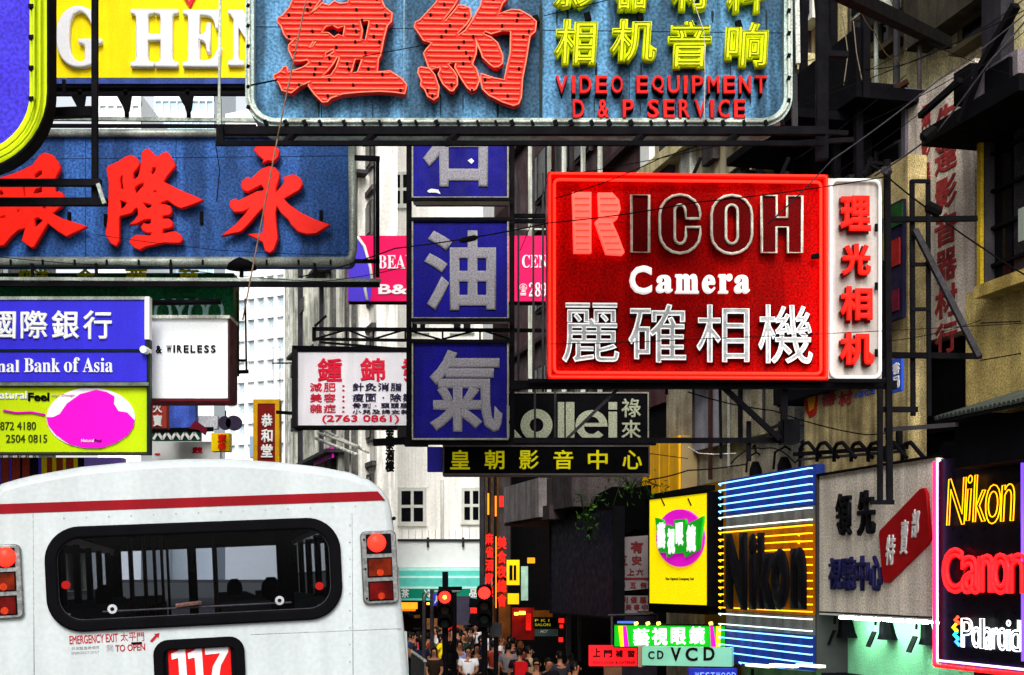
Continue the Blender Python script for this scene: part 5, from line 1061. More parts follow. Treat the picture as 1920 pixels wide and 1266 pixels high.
seatm = M_('seat_blue', (18, 20, 48), .7, .2); seatw = M_('seat_headrest', (96, 98, 98), .6, .1); polm = M_('hand_pole', (96, 70, 64), .4, .2)
for y_, x_, w2, h2, mm in ((3.2, .75, .16, .5, 'a'), (4.6, -.7, .18, .42, 'b'), (6.8, .5, .2, .5, 'a')): bus.add('passenger_coat', MB().tube([(x_, y_, gz0-.5), (x_, y_, gz0-.05), (x_, y_, gz0+.02)], [.2, .2, .07], 8), M_('passenger_coat_'+mm, (70, 80, 110) if mm == 'a' else (130, 120, 110), .8)); bus.add('passenger_head', MB().loft([[(x_+.085*math.cos(t_)*q, y_+.1*math.sin(t_)*q, gz0+z_) for t_ in [k*math.pi/5 for k in range(10)]] for q, z_ in ((.3, .02), (.8, .07), (1, .14), (.9, .21), (.4, .26))], cap=True), M_('dark_hair_far', (14, 12, 12), .6), smooth=True)
for k in range(8):
    for x in (-.95, -.5, .5, .95):
        y = 1.3+k*1.1; o = bus.add('seat', MB().box(x-.2, x+.2, y, y+.1, gz0-.85, gz0+.02).box(x-.2, x+.2, y-.45, y, gz0-.5, gz0-.4), seatm); bus.add('headrest', MB().box(x-.17, x+.17, y-.02, y+.11, gz0+.022, gz0+.1), seatw, o)
for k in range(5):
    for x in (-.28, .3): bus.add('hand_pole', MB().tube([(x, 1.6+k*2, gz0-.85), (x, 1.6+k*2, gz1+.2)], .018, 6), polm)
bus.add('rear_seat', MB().box(-1.1, 1.1, .25, .4, gz0-.85, gz0+.03), seatm)
for x in (-.75, .75): bus.add('rear_pillar', MB().box(x-.05, x+.05, .7, .8, gz0-.1, gz1+.1), bin_)
# rear window
gk = curve_mesh([rrect(gx0, gx1, gz0, gz1, .19, 10), rrect(gx0+.045, gx1-.045, gz0+.045, gz1-.045, .15, 10)], .05, .012, 1); rev(gk, -.035, .03); wi = bus.add('rear_window', gk, bgk)
bus.add('glass', rev(curve_mesh([rrect(gx0+.03, gx1-.03, gz0+.03, gz1-.03, .16, 8)], .05), .012, .018), rgl, wi)
bus.add('chrome_line', MB().tube([(x, -.012, z) for x, z in rrect(gx0+.056, gx1-.056, gz0+.056, gz1-.056, .14, 8)], .005, 5, True), steel2, wi)
bus.add('handle', MB().tube([(bus.uv(330, 1136)[0], -.01, bus.uv(330, 1136)[1]), (bus.uv(368, 1132)[0], -.03, bus.uv(368, 1131)[1]), (bus.uv(376, 1130)[0], -.01, bus.uv(376, 1130)[1])], .013, 6), polm, wi)
for x, y in ((211, 1142), (524, 1126)):
    a, b = bus.uv(x, y); bus.add('bolt', MB().tube([(a, -.02, b), (a, .01, b)], .028, 14), M_('chrome_bolt', (180, 184, 190), .25, .1, metal=.8), wi); bus.add('bolt_centre', MB().tube([(a, -.024, b), (a, -.019, b)], .012, 10), blk, wi)
for x, y in ((113, 1025), (128, 1152), (614, 1000), (600, 1135)): a, b = bus.uv(x, y); bus.add('clip', MB().box(a-.014, a+.014, -.016, .01, b-.006, b+.006), steel2, wi)
bus.add('lower_bar', MB().tube([(gx0+.3, .0, gz0+.1), (gx1-.3, .0, gz0+.1)], .006, 5), steel2, wi)
for x, y in ((122, 1097), (600, 1099)): a, b = bus.uv(x, y); bus.add('reflected_lamp', MB().tube([(a, .03, b), (a, .06, b)], .025, 12), M_('red_reflection_glow', (240, 50, 40), .3, emit=.9, ecol=(255, 40, 30)))  # glowing discs stand in for red lamp reflections in the glass
# stripe
a0 = bus.uv(-36, 953); zs = [bus.uv(363, 951)[1], bus.uv(363, 933)[1]]
def xat(z, side):
    for i in range(1, len(on)):
        (x1, z1), (x2, z2) = on[i-1], on[i]
        if (z1-z)*(z2-z) <= 0 and abs(z2-z1) > 1e-6:
            x = x1+(x2-x1)*(z-z1)/(z2-z1)
            if (x < cxm) == (side < 0): return x
    return on[0][0]
st = [(xat(zs[0], -1)+.035, zs[0]), (xat(zs[1], -1)+.045, zs[1]), (xat(zs[1], 1)-.045, zs[1]), (xat(zs[0], 1)-.035, zs[0])]
bus.add('red_stripe', rev(curve_mesh([st], .05), -.004, .002), bstr)
# light clusters
chrome = M_('lamp_frame', (120, 122, 122), .35, .2, metal=.5); ro = M_('tail_lamp_lit', (255, 44, 30), .25, 0, emit=1.8, ecol=(255, 30, 20)); am = M_('amber_lens', (96, 24, 4), .15, .6, scale=14); dr = M_('dark_red_lens', (84, 6, 6), .15, .6, scale=14)
for r, c in (((680, 998, 742, 1130), (705, 1018)), ((-24, 1024, 40, 1158), (12, 1045))):
    u0, u1, v0, v1 = bus.rect(*r); o = bus.add('light_cluster', rev(curve_mesh([rrect(u0, u1, v0, v1, .025, 3)], .05, .008), -.03, .002), chrome)
    h = (v1-v0)/3
    for k in range(3):
        a, b = v1-h*(k+1)+.012, v1-h*k-.012
        bus.add('lamp_recess', MB().box(u0+.025, u1-.025, -.034, -.0305, a, b), blk, o)
        if k == 0: q = bus.uv(*c); bus.add('tail_lamp', MB().loft([[(q[0]+math.cos(t_)*.058*s_, y_, q[1]+math.sin(t_)*.058*s_) for t_ in [j*math.pi/10 for j in range(20)]] for s_, y_ in ((1, -.035), (.96, -.05), (.7, -.062), (.01, -.066))]), ro, o, smooth=True)
        else: bus.add('lens', MB().box(u0+.032, u1-.032, -.046, -.0345, a+.008, b-.008), am if k == 1 else dr, o); bus.add('lens_bulb', MB().tube([((u0+u1)/2, -.047, a+h*.2), ((u0+u1)/2, -.05, a+h*.2)], .022, 10), M_('dim_bulb', (170, 44, 14), .3, .3), o)
    for z in (v0+h*.2, v0+h*1.45, v0+h*2.7): bus.add('screw', MB().tube([(u0+.013, -.035, z), (u0+.013, -.029, z)], .007, 8), blk, o)
bus.add('side_marker', MB().tube([(bus.uv(739, 972)[0], 0, bus.uv(739, 972)[1]), (bus.uv(739, 972)[0], .03, bus.uv(739, 972)[1])], .012, 8), blk)
seam = M_('bus_seam', (150, 154, 155), .6, .3)
for yy_, a_, b_ in ((1190, 470, 752),): bus.tube('panel_seam', [(a_, yy_), (b_, yy_-(b_-a_)*.04)], .0025, seam, y=.0005)
for xx_ in (660, 62): bus.tube('panel_seam', [(xx_, 962), (xx_+2, 1266)], .0025, seam, y=.0005)
for k in range(14): q = bus.uv(120+k*42, 972-k*1.75); bus.add('rivet', MB().tube([(q[0], -.004, q[1]), (q[0], .002, q[1])], .005, 6), seam)
for k in range(9): q = bus.uv(656, 985+k*32); bus.add('rivet', MB().tube([(q[0], -.004, q[1]), (q[0], .002, q[1])], .005, 6), seam)
# route box
o = bus.add('route_box', rev(curve_mesh([rrect(*[rb_[0], rb_[1], rb_[2], rb_[3]], .08, 6), rrect(rb_[0]+.045, rb_[1]-.045, rb_[2]+.03, rb_[3]-.045, .04, 4)], .05, .008), -.03, .03), bgk)
bus.add('route_blind', MB().box(rb_[0]+.03, rb_[1]-.03, .012, .03, rb_[2]+.02, rb_[3]-.03), M_('route_red', (206, 22, 20), .5, .15, scale=6), o); [bus.add('inner_shade', MB().box(a_, a_+.03, .0, .0119, rb_[2]+.02, rb_[3]-.04), blk, o) for a_ in (rb_[0]+.045, rb_[1]-.075)]
rwm = M_('route_white', (206, 206, 212), .5, .1); one = [(321, 1226), (333, 1221), (338, 1215), (347, 1215), (352, 1290), (338, 1290), (334, 1234), (322, 1237)]
for dx, dy in ((0, 0), (31, -1)): bus.shape('digit', [[(x_+dx, y_+dy) for x_, y_ in one]], rwm, y=.011, th=.004, parent=o)
bus.shape('digit', [[(384, 1214), (428, 1210), (428, 1222), (414, 1248), (408, 1292), (394, 1292), (399, 1250), (413, 1225), (385, 1228)]], rwm, y=.011, th=.004, parent=o)
lr = M_('red_print', (160, 24, 34), .5, .15); bus.text('EMERGENCY EXIT', (130, 1190, 221, 1206), lr, y=-.001, th=.003, bold=.012); bus.chars('太平門', (226, 1186, 270, 1202), lr, y=-.001, th=.003, bold=.0); bus.text('TO OPEN', (216, 1208, 272, 1221), lr, y=-.001, th=.003, bold=.02)
bus.shape('arrow', [[(281, 1202), (291, 1191), (289, 1189), (299, 1187), (297, 1197), (295, 1194), (285, 1205)]], lr, y=-.001, th=.003)
bus.text('只供緊急時使用', (134, 1212, 186, 1218), M_('grey_print', (150, 150, 154), .5), y=-.001, th=.002); bus.text('EMERGENCY ONLY', (134, 1221, 186, 1226), MATS['grey_print'], y=-.001, th=.002); bus.text('開', (200, 1209, 212, 1221), MATS['grey_print'], y=-.001, th=.002)
bus.text('—', (246, 1204, 266, 1208), blk, y=-.005, th=.002)

# ------------------------------------------------------------------ traffic lights, posts
def signal(label, px, py, Y, red, pole_top, extra=0):
    t = T('traffic_light', label, 'traffic light', axis(P(px, 1266, Y), P(px, 1266, Y)+Vector((1, 0, 0)))); z0 = -P(px, 1266, Y).z
    uz = lambda y: t.uv(px, y)[1]
    t.add('pole', MB().tube([(0, .25, z0), (0, .25, uz(pole_top))], .075, 8), steel)
    t.add('casing', rev(curve_mesh([rrect(-.17, .17, uz(1176), uz(py-13), .07, 4)], .05, .02), -.0, .22), blk)
    for k in range(3):
        z = uz(py)-.33*k; t.add('lens', MB().tube([(0, -.02, z), (0, .0, z)], .15 if k == 0 else .1, 16), [red, M_('dead_amber_lens', (30, 20, 12), .3), M_('dead_green_lens', (10, 24, 20), .3)][k])
        a = [(.17*math.cos(R(x)), .17*math.sin(R(x))) for x in range(0, 181, 20)]
        t.add('hood', MB().loft([[(x, -.01, z+q) for x, q in a], [(x, -.22 if k else -.05, z+q) for x, q in a]], closed=False), blk)
    return t
rl = M_('signal_red_lit', (255, 40, 30), .3, 0, emit=3.2, ecol=(255, 26, 20)); 
t = signal('left traffic light showing red beside the blue pedestrian sign', 834, 1120, 66, rl, 1072); t.add('lamp_core', MB().tube([(0, -.03, t.uv(834, 1120)[1]), (0, -.02, t.uv(834, 1120)[1])], .05, 10), M_('signal_core', (255, 190, 60), .3, 0, emit=6, ecol=(255, 140, 40)))
t.box('side_arm', (822, 1100, 866, 1107), (.2, .4), blk)
t = signal('right traffic light showing red on the tall grey lamp post', 908, 1112, 66, rl, 1096); t.add('lamp_post', MB().tube([(-.06, .25, t.uv(904, 1100)[1]), (-.06, .25, t.uv(904, 880)[1])], .065, 8), steel2)
t.bar('side_hood', (880, 1130), (900, 1132), .22, blk); t.bar('side_hood', (880, 1160), (900, 1164), .24, blk)
t = frontal('pedestrian_sign', 'small blue square walking person sign left of the red signal', 'sign', 812, 1136, 67); t.box('plate', (812, 1113, 825, 1136), (0, .03), M_('sign_blue', (60, 60, 200), .5)); t.shape('figure', [[(817, 1117), (820, 1117), (820, 1124), (823, 1131), (821, 1132), (818.5, 1127), (816, 1132), (814, 1131), (817, 1124)]], white, y=-.001, th=.01)
def post(label, x, y0, Y, r=.05, mat=None, nm='street_pole'):
    b = P(x, y0, Y); t = T(nm, label, 'pole', Matrix.Translation((b.x, b.y, 0))); t.add('pole', MB().tube([(0, 0, 0), (0, 0, b.z)], r, 8), mat or steel2); return t
post('grey pole left of the pedestrian sign in the crowd', 795, 1112, 72); t = post('thin grey pole carrying the pedestrian sign', 810, 1106, 68); post('dark pole in the crowd between the two signals', 852, 1110, 70, .06, steel); t = post('grey pole with a small box right of the right signal', 930, 1170, 68, .06, steel)
t.add('control_box', MB().box(-.15, .15, -.1, .1, 1.95, 2.3), steel2); post('dark pole standing in the crowd right of the right signal', 920, 1128, 75, .05, steel)
t = frontal('curved_pipe_rail', 'curved pale pipe bracket over the pedestrian sign', 'rail', 795, 1125, 69); t.tube('pipe', [(795, 1130), (796, 1116), (802, 1111), (812, 1109), (864, 1109)], .03, galv)
t = T('railing', 'grey steel panel railing beside the bus at the crossing', 'railing', axis(P(772, 1222, 66), P(806, 1248, 58)))
t.add('top_rail', MB().tube([(0, 0, 0), (3.2, 0, -.05)], .04, 6), whited); t.add('panel', MB().box(0, 3.2, -.02, .02, -1.2, -.06), M_('railing_panel', (84, 88, 84), .6, .2))

# ------------------------------------------------------------------ people
def skin_mesh(verts, edges, rad, root=0, sub=1):
    me = bpy.data.meshes.new('body'); me.from_pydata(verts, edges, []); o = bpy.data.objects.new('body', me); col.objects.link(o)
    o.modifiers.new('s', 'SKIN'); sv = me.skin_vertices[0].data
    for i, r in enumerate(rad): sv[i].radius = r if isinstance(r, tuple) else (r, r)
    sv[root].use_root = True; m = o.modifiers.new('u', 'SUBSURF'); m.levels = sub; m.render_levels = sub
    dg = bpy.context.evaluated_depsgraph_get(); out = bpy.data.meshes.new_from_object(o.evaluated_get(dg)); bpy.data.objects.remove(o); out.polygons.foreach_set('use_smooth', [True]*len(out.polygons)); return out
def body(pose, female=False):
    """pose: dict of joint offsets; figure faces -y, feet at z=0, 1.7 m"""
    sh = .165 if female else .19; J = {}
    J['pel'] = (0, 0, .95); J['wai'] = (0, 0, 1.1); J['che'] = (0, .0, 1.3); J['nek'] = (0, 0, 1.45); J['hd0'] = (0, -.01, 1.53); J['hd1'] = (0, -.015, 1.61); J['hd2'] = (0, 0, 1.68)
    for s_, n in ((-1, 'l'), (1, 'r')):
        J[n+'s'] = (s_*sh, 0, 1.39); J[n+'e'] = (s_*(sh+.06), .02, 1.11); J[n+'w'] = (s_*(sh+.07), -.05, .87); J[n+'h'] = (s_*.1, 0, .88); J[n+'k'] = (s_*.11, -.02, .49); J[n+'a'] = (s_*.12, .02, .09); J[n+'t'] = (s_*.13, -.14, .03)
    J.update(pose); names = list(J); idx = {n: i for i, n in enumerate(names)}
    E = [('pel', 'wai'), ('wai', 'che'), ('che', 'nek'), ('nek', 'hd0'), ('hd0', 'hd1'), ('hd1', 'hd2')]
    RD = {'pel': (.15, .11), 'wai': (.125, .095), 'che': (.16, .11), 'nek': .052, 'hd0': (.062, .078), 'hd1': (.078, .098), 'hd2': (.06, .075)}
    for n in 'lr': E += [('che', n+'s'), (n+'s', n+'e'), (n+'e', n+'w'), ('pel', n+'h'), (n+'h', n+'k'), (n+'k', n+'a'), (n+'a', n+'t')]; RD.update({n+'s': .06, n+'e': .042, n+'w': .028, n+'h': .085, n+'k': .058, n+'a': .04, n+'t': .035})
    V = [J[n] for n in names]; rad = [RD[n] for n in names]; ed = [(idx[a], idx[b]) for a, b in E]
    for n, s_ in (('l', -1), ('r', 1)):      # palm and five fingers
        w_ = Vector(J[n+'w']); d = (w_-Vector(J[n+'e'])).normalized(); side = Vector((s_, 0, 0)); side = (side-d*side.dot(d)).normalized(); nrm = d.cross(side)
        p = len(V); V.append(tuple(w_+d*.07)); rad.append((.03, .018)); ed.append((idx[n+'w'], p))
        for k, ln in enumerate((.06, .075, .07, .055)):
            V.append(tuple(w_+d*(.1+ln)+nrm*(k-1.5)*.022-side*.012)); rad.append(.009); ed.append((p, len(V)-1))
        V.append(tuple(w_+d*.09-nrm*.055)); rad.append(.01); ed.append((p, len(V)-1))
    bd = skin_mesh(V, ed, rad)
    def part(ns, es, rr): return skin_mesh([J[n] for n in ns], [(ns.index(a), ns.index(b)) for a, b in es], rr)
    mid = lambda a, b, f: tuple(Vector(J[a]).lerp(Vector(J[b]), f))
    J['lm'] = mid('ls', 'le', .62); J['rm'] = mid('rs', 're', .62); J['hem'] = (J['pel'][0], J['pel'][1], .9); J['top'] = mid('che', 'nek', .62)
    shirt = part(['hem', 'wai', 'che', 'top', 'ls', 'lm', 'rs', 'rm'], [('hem', 'wai'), ('wai', 'che'), ('che', 'top'), ('che', 'ls'), ('ls', 'lm'), ('che', 'rs'), ('rs', 'rm')], [(.178, .135), (.155, .12), (.185, .13), (.09, .08), .082, .072, .082, .072])
    tr_ = part(['pel', 'lh', 'lk', 'la', 'rh', 'rk', 'ra'], [('pel', 'lh'), ('lh', 'lk'), ('lk', 'la'), ('pel', 'rh'), ('rh', 'rk'), ('rk', 'ra')], [(.165, .125), .105, .08, .065, .105, .08, .065])
    h = MB(); hx, hy, hz = J['hd1']; 
    def cap(low, rx=.092, ry=.112, rz=.125):
        rr = []
        for i in range(7):
            ph = math.pi/2*(1-i/6*(1+low)); rr.append([(hx+rx*max(math.cos(ph), .02)*math.cos(a), hy+.012+ry*max(math.cos(ph), .02)*math.sin(a)*(1 if math.sin(a) > 0 or ph > .75 else .55), hz+.015+rz*math.sin(ph)) for a in [k*math.pi/6 for k in range(12)]])
        h.loft(rr)
    cap(.33 if not female else .5)
    if female: h.loft([[(hx+.085*math.cos(a), hy+.05+.05*math.sin(a), z) for a in [k*math.pi/5 for k in range(10)]] for z in (hz+.04, hz-.08, hz-.2)], cap=True)
    fc = MB()
    for s_ in (-1, 1): fc.box(hx+s_*.032-.014, hx+s_*.032+.014, hy-.105, hy-.09, hz+.0, hz+.012)
    fc.box(hx-.022, hx+.022, hy-.102, hy-.09, hz-.062, hz-.055); ns_ = MB(); ns_.loft([[(hx-.006, hy-.09, hz+.01), (hx+.006, hy-.09, hz+.01), (hx, hy-.105, hz+.01)], [(hx-.017, hy-.09, hz-.035), (hx+.017, hy-.09, hz-.035), (hx, hy-.122, hz-.035)]], cap=True)
    er = MB()
    for s_ in (-1, 1): er.box(hx+s_*.084-.01, hx+s_*.084+.01, hy-.005, hy+.025, hz-.03, hz+.025)
    ns_.merge(er)
    return dict(body=bd, shirt=shirt, trousers=tr_, hair=h.mesh('hair', True), features=fc.mesh('features'), nose=ns_.mesh('nose'))
front = {'le': (-.22, -.05, 1.12), 're': (.22, -.05, 1.12), 'lw': (-.07, -.26, 1.02), 'rw': (.08, -.26, 1.04)}
walk = {'lk': (-.1, -.18, .5), 'la': (-.1, -.12, .1), 'lt': (-.1, -.27, .06), 'rk': (.1, .06, .48), 'ra': (.1, .28, .14), 'rt': (.1, .18, .03), 'le': (-.24, .12, 1.14), 'lw': (-.24, .1, .9), 're': (.24, -.1, 1.13), 'rw': (.22, -.24, .93)}
lean = {'che': (.03, -.03, 1.3), 'le': (-.26, 0, 1.14), 'lw': (-.2, -.22, 1.2), 'hd1': (.02, -.05, 1.6), 'hd2': (.02, -.04, 1.67), 'hd0': (.01, -.04, 1.52)}
clasp = {'le': (-.2, -.06, 1.12), 're': (.2, -.06, 1.12), 'lw': (-.05, -.2, .88), 'rw': (.05, -.2, .88)}
BODS = {'stand': body({}), 'front': body(front), 'walk': body(walk), 'lean': body(lean), 'fstand': body({}, True), 'fclasp': body(clasp, True), 'fwalk': body(walk, True)}
skin = M_('skin', (158, 108, 82), .55, .05, grain=.02); hairm = M_('black_hair', (18, 14, 14), .45, .2); hairb = M_('brown_hair', (96, 52, 26), .5, .2); feat = M_('facial_features', (50, 24, 22), .5)
def cloth(c): return M_('cloth_%d_%d_%d' % c, c, .85, .12, scale=8)
NAVY, BLK, WH, GR, JEAN, KH = (22, 24, 44), (16, 16, 18), (226, 226, 228), (110, 106, 112), (50, 66, 104), (120, 106, 84)
def person(label, px, py, pose, rot, shirt, trs=NAVY, hair=None, acc=None, hgt=1.0, Y=None):
    Yd = Y or (EYE-1.72*hgt)*5000/(py-HY); b = P(px, py, Yd); b.z = 0
    t = T('person', label, 'person', Matrix.Translation(b) @ Matrix.Rotation(R(rot), 4, 'Z') @ Matrix.Scale(hgt, 4), group='people waiting at the crossing'); B_ = BODS[pose]
    o = link('body', B_['body'], skin, t.e); link('nose', B_['nose'], skin, o); link('features', B_['features'], feat, o)
    for n, c in (('shirt', cloth(shirt)), ('trousers', cloth(trs)), ('hair', hair or hairm)): link(n, B_[n], c, t.e)
    if acc == 'backpack': 
        m = rev(curve_mesh([rrect(-.15, .15, 1.0, 1.4, .06, 4)], .05, .01), .12, .27); link('backpack', m, cloth((190, 20, 26)), t.e)
    if acc == 'yellowbag': m = rev(curve_mesh([rrect(-.2, .12, .86, 1.2, .08, 4)], .05, .01), .13, .25); link('shoulder_bag', m, cloth((240, 170, 20)), t.e)
    if acc == 'glasses': link('sunglasses', MB().box(-.06, .06, -.125, -.105, 1.605, 1.635).mesh('s'), blk, t.e)
    if acc == 'phone': link('phone', MB().box(-.04, .03, -.36, -.33, 1.0, 1.08).mesh('p'), blk, t.e)
    if acc == 'tie': link('necktie', MB().box(-.022, .022, -.15, -.128, 1.02, 1.38).mesh('t'), cloth((30, 30, 50)), t.e)
    return t
PP = [('woman in black and tan strap top with hands joined by the railing', 814, 1214, 'fclasp', 0, (40, 30, 24), BLK, None, None),
 ('man in white tee shirt holding something small at his waist', 878, 1213, 'front', 4, WH, BLK, None, 'phone'),
 ('man in white shirt with dark tie strap standing tall behind the others', 891, 1171, 'stand', 0, WH, NAVY, None, 'tie'),
 ('person in pink top with a yellow bag beside the bus', 785, 1186, 'fwalk', 130, (230, 50, 90), BLK, None, 'yellowbag'),
 ('person in white top left of the dark middle pole', 846, 1180, 'stand', 40, WH, BLK, None, None),
 ('person in yellow shirt behind the left signal pole', 827, 1190, 'fwalk', 80, (240, 210, 20), BLK, None, None),
 ('man in pale violet blue shirt behind the white tee shirt man', 862, 1202, 'stand', 10, (140, 150, 210), BLK, None, None),
 ('woman with black hair and black jacket left of the white tee shirt man', 844, 1203, 'fstand', 200, BLK, BLK, None, None),
 ('person in black jacket right behind the white tee shirt man', 894, 1208, 'stand', 15, (30, 28, 36), BLK, None, None),
 ('man in grey tee shirt seen from behind right of the grey pole', 953, 1206, 'stand', 180, GR, BLK, None, None),
 ('person in dark plum shirt with a red backpack seen from behind', 974, 1216, 'walk', 190, (34, 14, 24), BLK, None, 'backpack'),
 ('man with sunglasses and black shirt near the bottom edge', 1006, 1236, 'stand', 0, BLK, BLK, None, 'glasses'),
 ('man in black shirt right of the sunglasses man', 1027, 1234, 'lean', 0, (20, 18, 24), BLK, None, None),
 ('woman in white top just right of the signal post', 919, 1182, 'fwalk', 60, WH, WH, None, None),
 ('person in white top leaning left behind the grey tee shirt man', 947, 1181, 'lean', 70, WH, BLK, None, None),
 ('person in beige shirt turned to the right behind the sunglasses man', 992, 1213, 'walk', 100, (170, 150, 116), KH, None, None),
 ('person with orange brown hair behind the plum shirt person', 976, 1204, 'fstand', 160, (90, 40, 30), BLK, hairb, None),
 ('person in white shirt cut by the bottom edge left of the red light box', 1078, 1242, 'walk', 90, (180, 180, 196), BLK, None, None),
 ('person in dark blue shirt partly behind the bus corner', 769, 1186, 'stand', 90, (36, 60, 110), NAVY, None, None),
 ('person in black with bright black yellow collar left of the yellow shirt', 803, 1188, 'stand', 150, (60, 70, 20), BLK, None, None),
 ('dark clothed person far behind left of the violet shirt man', 858, 1178, 'stand', 170, (70, 40, 30), BLK, None, None),
 ('dark clothed person far behind at the stall counter', 872, 1174, 'walk', 250, (96, 60, 40), BLK, None, None),
 ('person in brown far behind the right signal', 935, 1172, 'stand', 30, (80, 50, 40), BLK, None, None),
 ('person in dark red far behind near the orange lamps', 962, 1178, 'fstand', 20, (110, 20, 24), BLK, None, None),
 ('person in navy far behind beside the stall', 1003, 1186, 'walk', 280, (30, 34, 60), BLK, None, None),
 ('dark haired woman between the tall pole and railing', 833, 1176, 'fstand', 0, (50, 44, 60), BLK, None, None),
 ('person in charcoal between the two men near the bottom edge', 1050, 1222, 'stand', 200, (44, 42, 50), BLK, None, None),
 ('person in black cap-like hair behind the red backpack', 962, 1196, 'stand', 150, (24, 24, 30), BLK, None, None),
 ('person in grey green shirt at the shop columns', 1070, 1204, 'fwalk', 270, (80, 90, 80), BLK, None, None),
 ('person in white sleeveless top in the rear crowd left of the signal', 818, 1176, 'fwalk', 300, (200, 190, 190), JEAN, None, None)]
for a in PP: person(*a[:9])
random.seed(11); looks = [('charcoal', (40, 40, 46)), ('brown', (70, 46, 34)), ('white', (220, 220, 222)), ('navy', (26, 30, 60)), ('dark green', (24, 50, 36)), ('pale grey', (160, 160, 164)), ('rust red', (120, 40, 26))]
for i, (px_, where) in enumerate(((775, 'nearest the bus in the rear rows'), (790, 'behind the pink top person'), (808, 'just behind the strap top woman'), (824, 'below the left signal'), (840, 'left of the middle dark pole in the rear'), (853, 'right behind the middle dark pole'), (868, 'in the rear under the awning corner'), (884, 'between the middle pole and the tall white shirt man'), (902, 'hidden in part by the right signal'), (926, 'right of the right signal in the rear'), (940, 'below the red neon columns'), (956, 'below the yellow light box'), (985, 'in front of the glowing stall'), (1016, 'under the salon light box'), (1040, 'beside the pavement columns'))):
    nm_, c_ = looks[(i*3) % 7]; person('person in %s top %s' % (nm_, where), px_, 1176+random.random()*26, ['stand', 'fstand', 'walk', 'fwalk', 'lean'][i % 5], random.choice([0, 20, 170, 200, 80, 270]), c_, BLK, hairb if i % 6 == 4 else None)

# ------------------------------------------------------------------ cables strung across the street
def wire(label, pts, r=.01, mat=None, sag=0, blob=None, nm='cable'):
    """pts: (px, py, distance) points; smooth catenary-like sag between the ends"""
    W = [P(*p) for p in pts]; t = T(nm, label, 'cable', Matrix.Translation(W[0])); out = []
    for a, b in zip(W, W[1:]):
        for i in range(9): f = i/8; q = a.lerp(b, f)-W[0]; q.z -= sag*4*f*(1-f); out.append(tuple(q))
    t.add('strand', MB().tube(out, r*.65, 5), mat or cable, smooth=True)
    if blob: q = P(*blob[0])-W[0]; q2 = P(*blob[1])-W[0]; t.add('splice', MB().tube([tuple(q), tuple(q.lerp(q2, .15)), tuple(q.lerp(q2, .85)), tuple(q2)], [r*1.4, blob[2]*.8, blob[2]*.8, r*1.4], 8), cable)
    return t
tan = M_('tan_rope', (120, 96, 84), .7, .2)
wire('long tan rope hanging steeply across the neon and blue signs', [(580, -30, 12), (520, 260, 12.3), (455, 600, 12.6)], .006, tan, .0)
wire('thin dark cable crossing the petrol sign with a black splice', [(560, 520, 25), (740, 466, 25), (1030, 418, 26), (1300, 380, 27), (1660, 332, 28)], .010, cable, .02, ((862, 452, 25.3), (895, 445, 25.4), .035))
wire('thin cable crossing the lower camera sign characters', [(1030, 645, 27), (1300, 636, 27), (1920, 606, 28)], .006, cable, .01)
wire('cable from the camera sign top left to the neon sign post', [(1040, 372, 27), (1240, 296, 26), (1545, 180, 26), (1920, 20, 26)], .008, cable, .03)
wire('cable rising from the camera sign corner to the top right', [(1440, 420, 28), (1560, 300, 27), (1760, 150, 27), (1930, 20, 27)], .012, steel2, .02)
wire('black cable with a splice in front of the painted pier', [(1640, 330, 28), (1755, 250, 27), (1860, 110, 26), (1930, 30, 26)], .014, steel2, .01, ((1727, 262, 27), (1755, 240, 27), .07))
wire('cable with dark insulator sloping to the right above the rail', [(1656, 325, 28), (1740, 392, 28), (1850, 470, 28), (1930, 520, 28)], .014, cable, .01, ((1735, 385, 28), (1765, 400, 28), .08))
wire('cable curving over the black balconies', [(1480, 200, 26), (1620, 130, 27), (1760, 95, 27), (1930, -10, 27)], .008, cable, .05)
wire('looping cable hanging from the balcony, left one', [(1600, -20, 34), (1640, 60, 34), (1680, 110, 34), (1700, 90, 34)], .012, M_('brown_cable', (60, 46, 30), .7), .1)
wire('looping cable hanging from the balcony, right one', [(1660, -20, 34), (1690, 40, 34), (1700, 80, 34)], .012, MATS['brown_cable'], .0)
wire('dead cable hanging under the balcony, longer one', [(1580, 30, 34), (1590, 100, 34), (1582, 160, 34)], .012, M_('grey_brown_cable', (110, 100, 86), .7))
wire('dead cable hanging under the balcony, shorter one', [(1600, 40, 34), (1606, 100, 34), (1616, 150, 34)], .012, MATS['grey_brown_cable'])
wire('cable stretched over the concrete wall under the camera sign', [(1290, 735, 31), (1450, 770, 32), (1620, 815, 33), (1700, 800, 33)], .012, cable, .03)
wire('short hanging cable over the blue bank sign', [(404, 270, 23), (412, 320, 23), (406, 378, 23)], .007, blk)
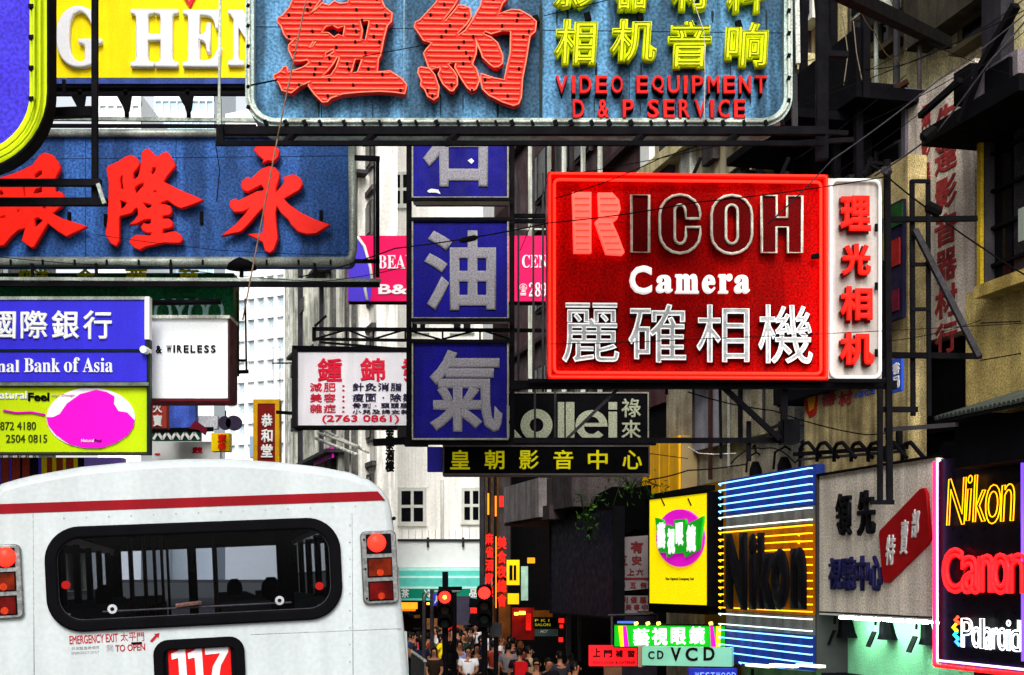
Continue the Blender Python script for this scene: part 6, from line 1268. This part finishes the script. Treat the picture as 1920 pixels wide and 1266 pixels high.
wire('thin cable crossing the lower part of the blue bank sign', [(0, 482, 25), (300, 500, 25), (600, 528, 26), (760, 500, 26)], .006, cable, .02)
wire('thin cable crossing the blue bank sign at mid height', [(180, 440, 28), (420, 470, 28), (655, 478, 28)], .005, cable, .01)
wire('cable over the yellow wall, upper one', [(1215, 850, 50), (1290, 860, 50)], .012, cable); wire('cable over the yellow wall, lower one', [(1215, 900, 48), (1290, 882, 48), (1400, 870, 48)], .02, cable, .02)
wire('white cable end dangling by the yellow wall', [(1290, 838, 48), (1310, 850, 48), (1340, 852, 48), (1380, 850, 48)], .015, whited)
wire('cable crossing the ochre wall at right, upper one', [(1838, 606, 33), (1930, 602, 33)], .012, cable); wire('cable crossing the ochre wall at right, lower one', [(1838, 676, 33), (1930, 660, 33)], .012, cable)
wire('light cable dangling in front of the yellow neon characters', [(1300, 0, 22.5), (1320, 60, 22.5), (1322, 140, 22.5), (1320, 228, 22.5)], .006, M_('pale_cable', (190, 180, 170), .6))
wire('dark stay cable from the neon sign to the upper frame', [(1020, 30, 22), (1180, -10, 22)], .006, blk)
wire('cable hanging in long droop over the lamps', [(1370, 870, 44), (1430, 842, 44), (1490, 868, 44), (1560, 846, 44)], .02, cable, -.1)

for i, (a, b, c) in enumerate((((1490, 300), (1700, 140), 'thin wire from the neon sign corner past the painted pier'), ((1500, 190), (1760, 60), 'thin wire over the black canopy'), ((1560, 330), (1920, 60), 'long thin wire rising behind the ladder frame'), ((1050, 330), (1500, 236), 'thin wire from the downpipes to the neon sign frame'), ((1600, 240), (1830, 120), 'thin wire under the air conditioner shelf'), ((1455, 118), (1560, 100), 'short thin wire beside the neon sign corner'), ((1660, 640), (1840, 600), 'thin wire crossing the ladder frame low down'), ((1700, 60), (1925, 150), 'thin wire sloping down to the air conditioner'), ((975, 470), (1040, 300), 'thin wire in the gap beside the pole sign'))):
    wire(c, [(*a, 30), ((a[0]+b[0])/2, (a[1]+b[1])/2+6, 30), (*b, 30)], .007, cable, .01)
